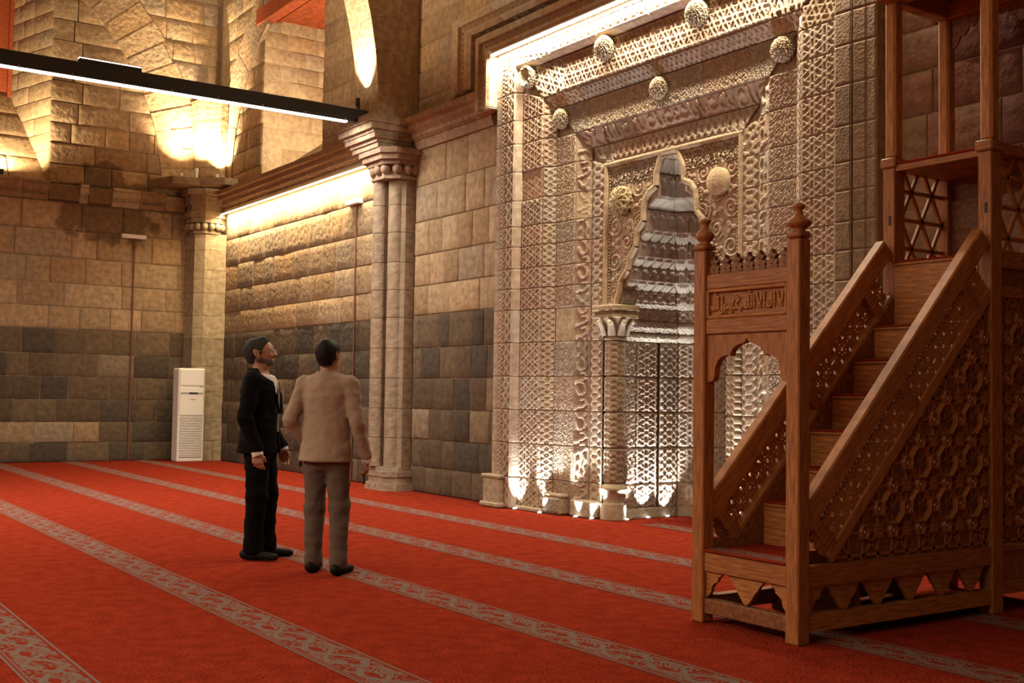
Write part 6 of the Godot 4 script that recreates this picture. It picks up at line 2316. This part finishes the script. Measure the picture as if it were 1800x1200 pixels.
func person(called: String, label: String, at: Vector3, face: Vector3, scale_: float, who: int) -> void:
	var t := thing(called, label, "person", at)
	t.rotation.y = atan2(face.x, face.z)
	t.scale = Vector3(scale_ * (1.07 if who == 1 else 1.0), scale_, scale_ * (1.09 if who == 1 else 1.0))
	var HT := Transform3D()
	var pivot := Vector3(0, 1.55, -0.01)
	var tilt := Basis(Vector3(1, 0, 0), -0.16 if who == 1 else -0.10) 
	tilt = Basis(Vector3.UP, 0.03 if who == 1 else -0.10) * tilt
	HT = Transform3D(tilt, pivot) * Transform3D(Basis(), -pivot)
	# joints: right side is -x
	var shR := Vector3(-0.190, 1.442, -0.015)
	var shL := Vector3(0.190, 1.442, -0.015)
	var elR := Vector3(-0.245, 1.150, -0.05)
	var wrR := Vector3(-0.240, 0.905, 0.03)
	var elL := Vector3(0.245, 1.150, -0.03)
	var wrL := Vector3(0.215, 0.915, 0.10)
	var ankR := Vector3(-0.105, 0.075, -0.02)
	var ankL := Vector3(0.105, 0.075, 0.03)
	if who == 2:
		elR = Vector3(-0.255, 1.165, -0.04)
		wrR = Vector3(-0.298, 0.915, 0.045)
		elL = Vector3(0.278, 1.165, -0.07)
		wrL = Vector3(0.205, 0.985, 0.085)
		ankR = Vector3(-0.125, 0.075, -0.03)
		ankL = Vector3(0.115, 0.075, 0.04)
	var hipR := Vector3(-0.088, 0.93, 0)
	var hipL := Vector3(0.088, 0.93, 0)
	var knR := (hipR + ankR) * 0.5 + Vector3(-0.005, 0.0, 0.02)
	var knL := (hipL + ankL) * 0.5 + Vector3(0.005, 0.0, 0.02)
	# body: one skin from head to feet
	var f := sdf()
	f.H = HT
	head(f)
	f.H = Transform3D()
	f.add(Vector3(0, 1.36, -0.01), Vector3(0, 1.12, 0), 0.150, 0.130, 0.06, FZ, 1.5)
	f.add(shR, shL, 0.052, -1, 0.06)
	f.add(Vector3(0, 1.08, 0), Vector3(0, 0.95, -0.005), 0.140, 0.150, 0.06, FZ, 1.45)
	for s in [[shR, elR, wrR, hipR, knR, ankR], [shL, elL, wrL, hipL, knL, ankL]]:
		f.add(s[0], s[1], 0.048, 0.038, 0.03)
		f.add(s[1], s[2], 0.038, 0.026, 0.03)
		f.add(s[3], s[4], 0.080, 0.052, 0.04)
		f.add(s[4], s[5], 0.052, 0.036, 0.03)
		f.add(s[5] + Vector3(0, -0.030, -0.03), s[5] + Vector3(signf(s[5].x) * 0.018, -0.040, 0.125), 0.030, 0.022, 0.03)
	var body := mb()
	nets(body, f, Vector3(-0.42, 0.0, -0.22), Vector3(0.42, 1.44, 0.30), 0.016)
	nets(body, f, Vector3(-0.13, 1.42, -0.18), Vector3(0.13, 1.86, 0.20), 0.0058)
	for s in [[wrR, elR, Vector3(1, 0, 0), Vector3(0, 0, 1), 0.55 if who == 1 else 0.75], [wrL, elL, Vector3(-1, 0, 0), Vector3(0, 0, 1), 0.5]]:
		var hf := sdf()
		var D: Vector3 = (s[0] - s[1]).normalized().lerp(Vector3.DOWN, 0.5).normalized()
		var P: Vector3 = (s[2] - D * s[2].dot(D)).normalized()
		var S: Vector3 = (s[3] - D * s[3].dot(D) - P * s[3].dot(P)).normalized()
		hf.add(s[0].lerp(s[1], 0.3), s[0], 0.028, 0.026, 0.02)
		hand(hf, s[0] + D * 0.035, D, P, S, s[4])
		nets(body, hf, s[0] + Vector3(-0.10, -0.24, -0.10), s[0] + Vector3(0.10, 0.08, 0.14), 0.0045)
	part("body", body, M.skin, t)
	# hair
	var hr := sdf()
	hr.H = HT
	skull(hr, 0.011)
	hr.add(Vector3(0, 1.66, -0.055), Vector3(0, 1.62, -0.055), 0.060, 0.052, 0.03)
	if who == 1: hr.add(Vector3(-0.02, 1.775, 0.040), Vector3(0.03, 1.778, 0.020), 0.028, -1, 0.03)
	var inv := HT.affine_inverse()
	hr.rough = 0.006
	hr.cut = func(p: Vector3) -> float:
		var q: Vector3 = inv * p
		var line := 1.598
		if q.z > 0.05: line = 1.715 + 1.3 * (q.z - 0.05)
		elif q.z > 0.02: line = lerpf(1.650, 1.715, (q.z - 0.02) / 0.03)
		elif q.z > -0.02: line = lerpf(1.598, 1.650, (q.z + 0.02) / 0.04)
		return (line - q.y) * 0.7
	var hm := mb()
	nets(hm, hr, Vector3(-0.14, 1.52, -0.20), Vector3(0.14, 1.88, 0.18), 0.007)
	part("hair", hm, M.hair_grey if who == 1 else M.hair, t)
	# eyes and brows
	for s in [-1.0, 1.0]:
		var e := mb()
		e.tr = HT
		var pr := []
		for k in 9: pr.append(Vector2(0.0125 * sin(PI * k / 8) + 0.0005, 1.668 - 0.0125 * cos(PI * k / 8)))
		e.lathe(pr, Vector3(s * 0.032, 0, 0.084), 12)
		var eo := part("eye", e, M.eye, t)
		var ir := mb()
		ir.tr = HT
		ir.box(Vector3(s * 0.032, 1.668, 0.0955), Vector3(0.010, 0.010, 0.003), 0.003)
		part("iris", ir, M.black, eo)
		var bw := mb()
		bw.tr = HT
		bw.tube([Vector3(s * 0.014, 1.688, 0.098), Vector3(s * 0.034, 1.693, 0.095), Vector3(s * 0.052, 1.687, 0.082)], 0.0045, 0.003, 6)
		part("eyebrow", bw, M.hair, t)
	# trousers
	var tr := sdf()
	tr.rough = 0.012
	tr.add(Vector3(0, 1.02, 0), Vector3(0, 0.93, -0.01), 0.150, 0.165, 0.05, FZ, 1.38)
	for s in [[hipR, knR, ankR], [hipL, knL, ankL]]:
		tr.add(s[0], s[1], 0.098, 0.078, 0.045)
		tr.add(s[1], s[2] + Vector3(0, 0.02, 0), 0.078, 0.066, 0.03)
		tr.add(s[2] + Vector3(0, 0.03, 0.02), s[2] + Vector3(0, -0.03, 0.02), 0.064, 0.064, 0.03, FX, 1.1)
	tr.cut = func(p: Vector3) -> float: return 0.045 - p.y
	var tm := mb()
	nets(tm, tr, Vector3(-0.26, 0.02, -0.20), Vector3(0.26, 1.12, 0.20), 0.012)
	part("trousers", tm, M.suit if who == 1 else M.chino, t)
	# shoes
	for s in [ankR, ankL]:
		var sh := sdf()
		var o: float = signf(s.x) * 0.025
		sh.add(Vector3(s.x, 0.045, s.z - 0.045), Vector3(s.x, 0.045, s.z + 0.02), 0.044, 0.046, 0.03)
		sh.add(Vector3(s.x, 0.040, s.z + 0.02), Vector3(s.x + o, 0.028, s.z + 0.175), 0.045, 0.034, 0.03, Vector3.UP, 1.15)
		sh.cut = func(p: Vector3) -> float: return 0.003 - p.y
		var sm_ := mb()
		nets(sm_, sh, Vector3(s.x - 0.10, -0.01, s.z - 0.13), Vector3(s.x + 0.10, 0.13, s.z + 0.25), 0.009)
		part("shoe", sm_, M.shoe, t)
	# shirt
	var sf := sdf()
	sf.add(Vector3(0, 1.37, 0.005), Vector3(0, 1.08, 0.01), 0.168, 0.155, 0.05, FZ, 1.42)
	sf.add(Vector3(0, 1.44, -0.02), Vector3(0, 1.505, -0.022), 0.082, 0.072, 0.04)
	sf.cut = func(p: Vector3) -> float: return maxf(p.y - (1.512 - 0.30 * p.z), 0.95 - p.y)
	var sm2 := mb()
	nets(sm2, sf, Vector3(-0.22, 0.92, -0.18), Vector3(0.22, 1.56, 0.18), 0.012)
	part("shirt", sm2, M.shirt, t)
	# jacket
	var jf := sdf()
	jf.rough = 0.013
	jf.add(Vector3(0, 1.36, -0.012), Vector3(0, 1.12, -0.005), 0.200, 0.182, 0.05, FZ, 1.42)
	jf.add(shR + Vector3(0.012, 0.004, 0), shL - Vector3(0.012, -0.004, 0), 0.072, -1, 0.04)
	jf.add(Vector3(0, 1.44, -0.035), Vector3(0, 1.475, -0.035), 0.105, 0.088, 0.05, FZ, 1.1)
	jf.add(Vector3(0, 1.12, -0.005), Vector3(0, 0.86, -0.015), 0.182, 0.215, 0.05, FZ, 1.36)
	for s in [[shR, elR, wrR], [shL, elL, wrL]]:
		jf.add(s[0], s[1], 0.070, 0.060, 0.014)
		jf.add(s[1], s[2], 0.060, 0.047, 0.012)
		jf.add(s[2], s[2] + (s[2] - s[1]).normalized() * 0.012, 0.050, 0.048, 0.02)
	jf.cut = func(p: Vector3) -> float:
		var d := 0.855 - p.y if absf(p.x) < 0.21 else 0.80 - p.y
		var collar := p.y - (1.532 - 0.75 * maxf(0.0, p.z + 0.02))
		d = maxf(d, collar)
		if p.z > 0.055:   # front opening, wide at the collar, and the split below the button
			var w := 0.105 * clampf((p.y - 1.10) / 0.36, 0.0, 1.0) if p.y > 1.10 else 0.05 * clampf((1.04 - p.y) / 0.2, 0.0, 1.0)
			if who == 1: w = lerpf(0.026, 0.058, clampf((p.y - 0.98) / 0.45, 0.0, 1.0))
			d = maxf(d, (w - absf(p.x)) * 0.9)
		elif p.z < -0.05 and p.y < 1.02:   # vents at the back
			d = maxf(d, 0.003 - absf(absf(p.x) - (0.10 if who == 2 else 0.0)))
		return d
	var jm := mb()
	nets(jm, jf, Vector3(-0.42, 0.78, -0.24), Vector3(0.42, 1.58, 0.24), 0.0105)
	part("jacket", jm, M.suit if who == 1 else M.beige, t)
	# collar
	var cl := mb()
	for s in [-1.0, 1.0]:
		cl.tube([Vector3(0, 1.527, -0.098), Vector3(s * 0.055, 1.518, -0.075), Vector3(s * 0.083, 1.488, -0.01), Vector3(s * 0.080, 1.44, 0.06), Vector3(s * 0.060, 1.33, 0.125), Vector3(s * 0.030, 1.18, 0.142)], 0.022, 0.020, 8, 0.35, Vector3(0, 0.6, 1))
	cl.lathe([Vector2(0.104, 1.478), Vector2(0.094, 1.515), Vector2(0.083, 1.546), Vector2(0.074, 1.540)], Vector3(0, 0, -0.028), 18, PI - 0.25, TAU + 0.25)
	part("lapel", cl, M.suit if who == 1 else M.beige, t)
	for s in [wrR, wrL]:
		var cf := mb()
		var e: Vector3 = elR if s == wrR else elL
		var d := (s as Vector3 - e).normalized()
		cf.tube([s + d * 0.02, s + d * 0.062], 0.043, 0.041, 14)
		part("shirt_cuff", cf, M.shirt, t)
	if who == 1:
		var ti := mb()
		ti.tube([Vector3(0, 1.462, 0.075), Vector3(0, 1.440, 0.098), Vector3(0, 1.42, 0.112)], 0.022, 0.016, 8, 0.6, FZ)
		ti.tube([Vector3(0, 1.42, 0.116), Vector3(0, 1.33, 0.130), Vector3(0, 1.15, 0.128), Vector3(0, 1.03, 0.125)], 0.018, 0.040, 8, 0.22, FZ)
		part("tie", ti, M.tie, t)
		var gl := mb()
		gl.tr = HT
		for s in [-1.0, 1.0]:
			var ring := []
			for k in 13: ring.append(Vector3(s * 0.033 + 0.026 * cos(TAU * k / 12), 1.668 + 0.018 * sin(TAU * k / 12), 0.112))
			gl.tube(ring, 0.0022, -1, 5)
			gl.tube([Vector3(s * 0.059, 1.672, 0.110), Vector3(s * 0.082, 1.678, 0.06), Vector3(s * 0.088, 1.688, -0.005)], 0.0022, -1, 5)
		gl.tube([Vector3(-0.008, 1.672, 0.113), Vector3(0.008, 1.672, 0.113)], 0.0022, -1, 5)
		part("glasses", gl, M.steel, t)
		var bf := sdf()
		bf.H = HT
		bf.rough = 0.003
		bf.add(Vector3(-0.022, 1.584, 0.056), Vector3(0.022, 1.584, 0.056), 0.0315, -1, 0.02)
		bf.add(Vector3(0, 1.66, 0.030), Vector3(0, 1.608, 0.040), 0.060, 0.0525, 0.02, FX, 1.02)
		bf.add(Vector3(-0.052, 1.62, 0.0), Vector3(-0.027, 1.582, 0.048), 0.030, 0.029, 0.02)
		bf.add(Vector3(0.052, 1.62, 0.0), Vector3(0.027, 1.582, 0.048), 0.027, 0.026, 0.02)
		bf.add(Vector3(-0.022, 1.624, 0.089), Vector3(0.022, 1.624, 0.089), 0.010, -1, 0.01)
		bf.cut = func(p: Vector3) -> float:
			var q: Vector3 = inv * p
			var d := q.y - (1.634 if q.z > 0.02 else 1.66)
			return maxf(d, 0.013 - Vector2(q.x * 0.55, q.y - 1.606).length() if q.z > 0.06 else -1.0)
		var bm := mb()
		nets(bm, bf, Vector3(-0.12, 1.52, -0.06), Vector3(0.12, 1.70, 0.16), 0.0055)
		part("beard", bm, M.stubble, t)
	else:
		# dark phone held low in the right hand
		var ph := mb()
		var d := (wrR - elR).normalized().lerp(Vector3.DOWN, 0.5).normalized()
		var p := thing("mobile_phone", "slim dark phone held in the beige-jacketed visitor's lowered right hand", "phone", t.transform * (wrR + d * 0.175 + Vector3(0.036, 0, 0.014)))
		p.rotation = t.rotation
		ph.box(Vector3.ZERO, Vector3(0.010, 0.120, 0.030), 0.004)
		part("case", ph, M.soot, p)
		ph = mb()
		ph.box(Vector3(0.0055, 0, 0), Vector3(0.002, 0.108, 0.024), 0.0005)
		part("screen", ph, M.screen, p)


func build_people() -> void:
	M.skin = flat(lin(0.36, 0.185, 0.115), 0.55)
	M.hair = flat(lin(0.012, 0.010, 0.009), 0.6)
	M.hair_grey = flat(lin(0.030, 0.026, 0.024), 0.7)
	M.stubble = flat(lin(0.075, 0.052, 0.042), 0.9)
	M.eye = flat(lin(0.6, 0.57, 0.52), 0.3)
	M.shoe = flat(lin(0.007, 0.006, 0.006), 0.6)
	M.shoe.metallic_specular = 0.25
	M.hair.metallic_specular = 0.25
	M.hair_grey.metallic_specular = 0.25
	M.shirt = flat(lin(0.62, 0.60, 0.56), 0.85)
	M.tie = flat(lin(0.13, 0.14, 0.12), 0.6)
	var weave := tex(noise_image(128, 0.16, 3, 77, Color(0.86, 0.86, 0.86), Color(1, 1, 1)))
	for c in [["suit", Color(0.0045, 0.0042, 0.0044)], ["beige", Color(0.37, 0.280, 0.215)], ["chino", Color(0.135, 0.100, 0.082)]]:
		var m := flat(lin(c[1].r, c[1].g, c[1].b), 0.9)
		m.albedo_texture = weave
		m.metallic_specular = 0.2
		M[c[0]] = triplanar(m, Vector3.ONE * 6.0, false)
	person("person", "bearded visitor in black suit and glasses, looking up at the niche", Vector3(-9.13, 0.004, -3.72), Vector3(0.61, 0, -0.79), 1.02, 1)
	person("person", "visitor in beige jacket seen from behind, with grey-brown trousers", Vector3(-8.12, 0.004, -3.85), Vector3(-0.66, 0, -0.75), 1.0, 2)
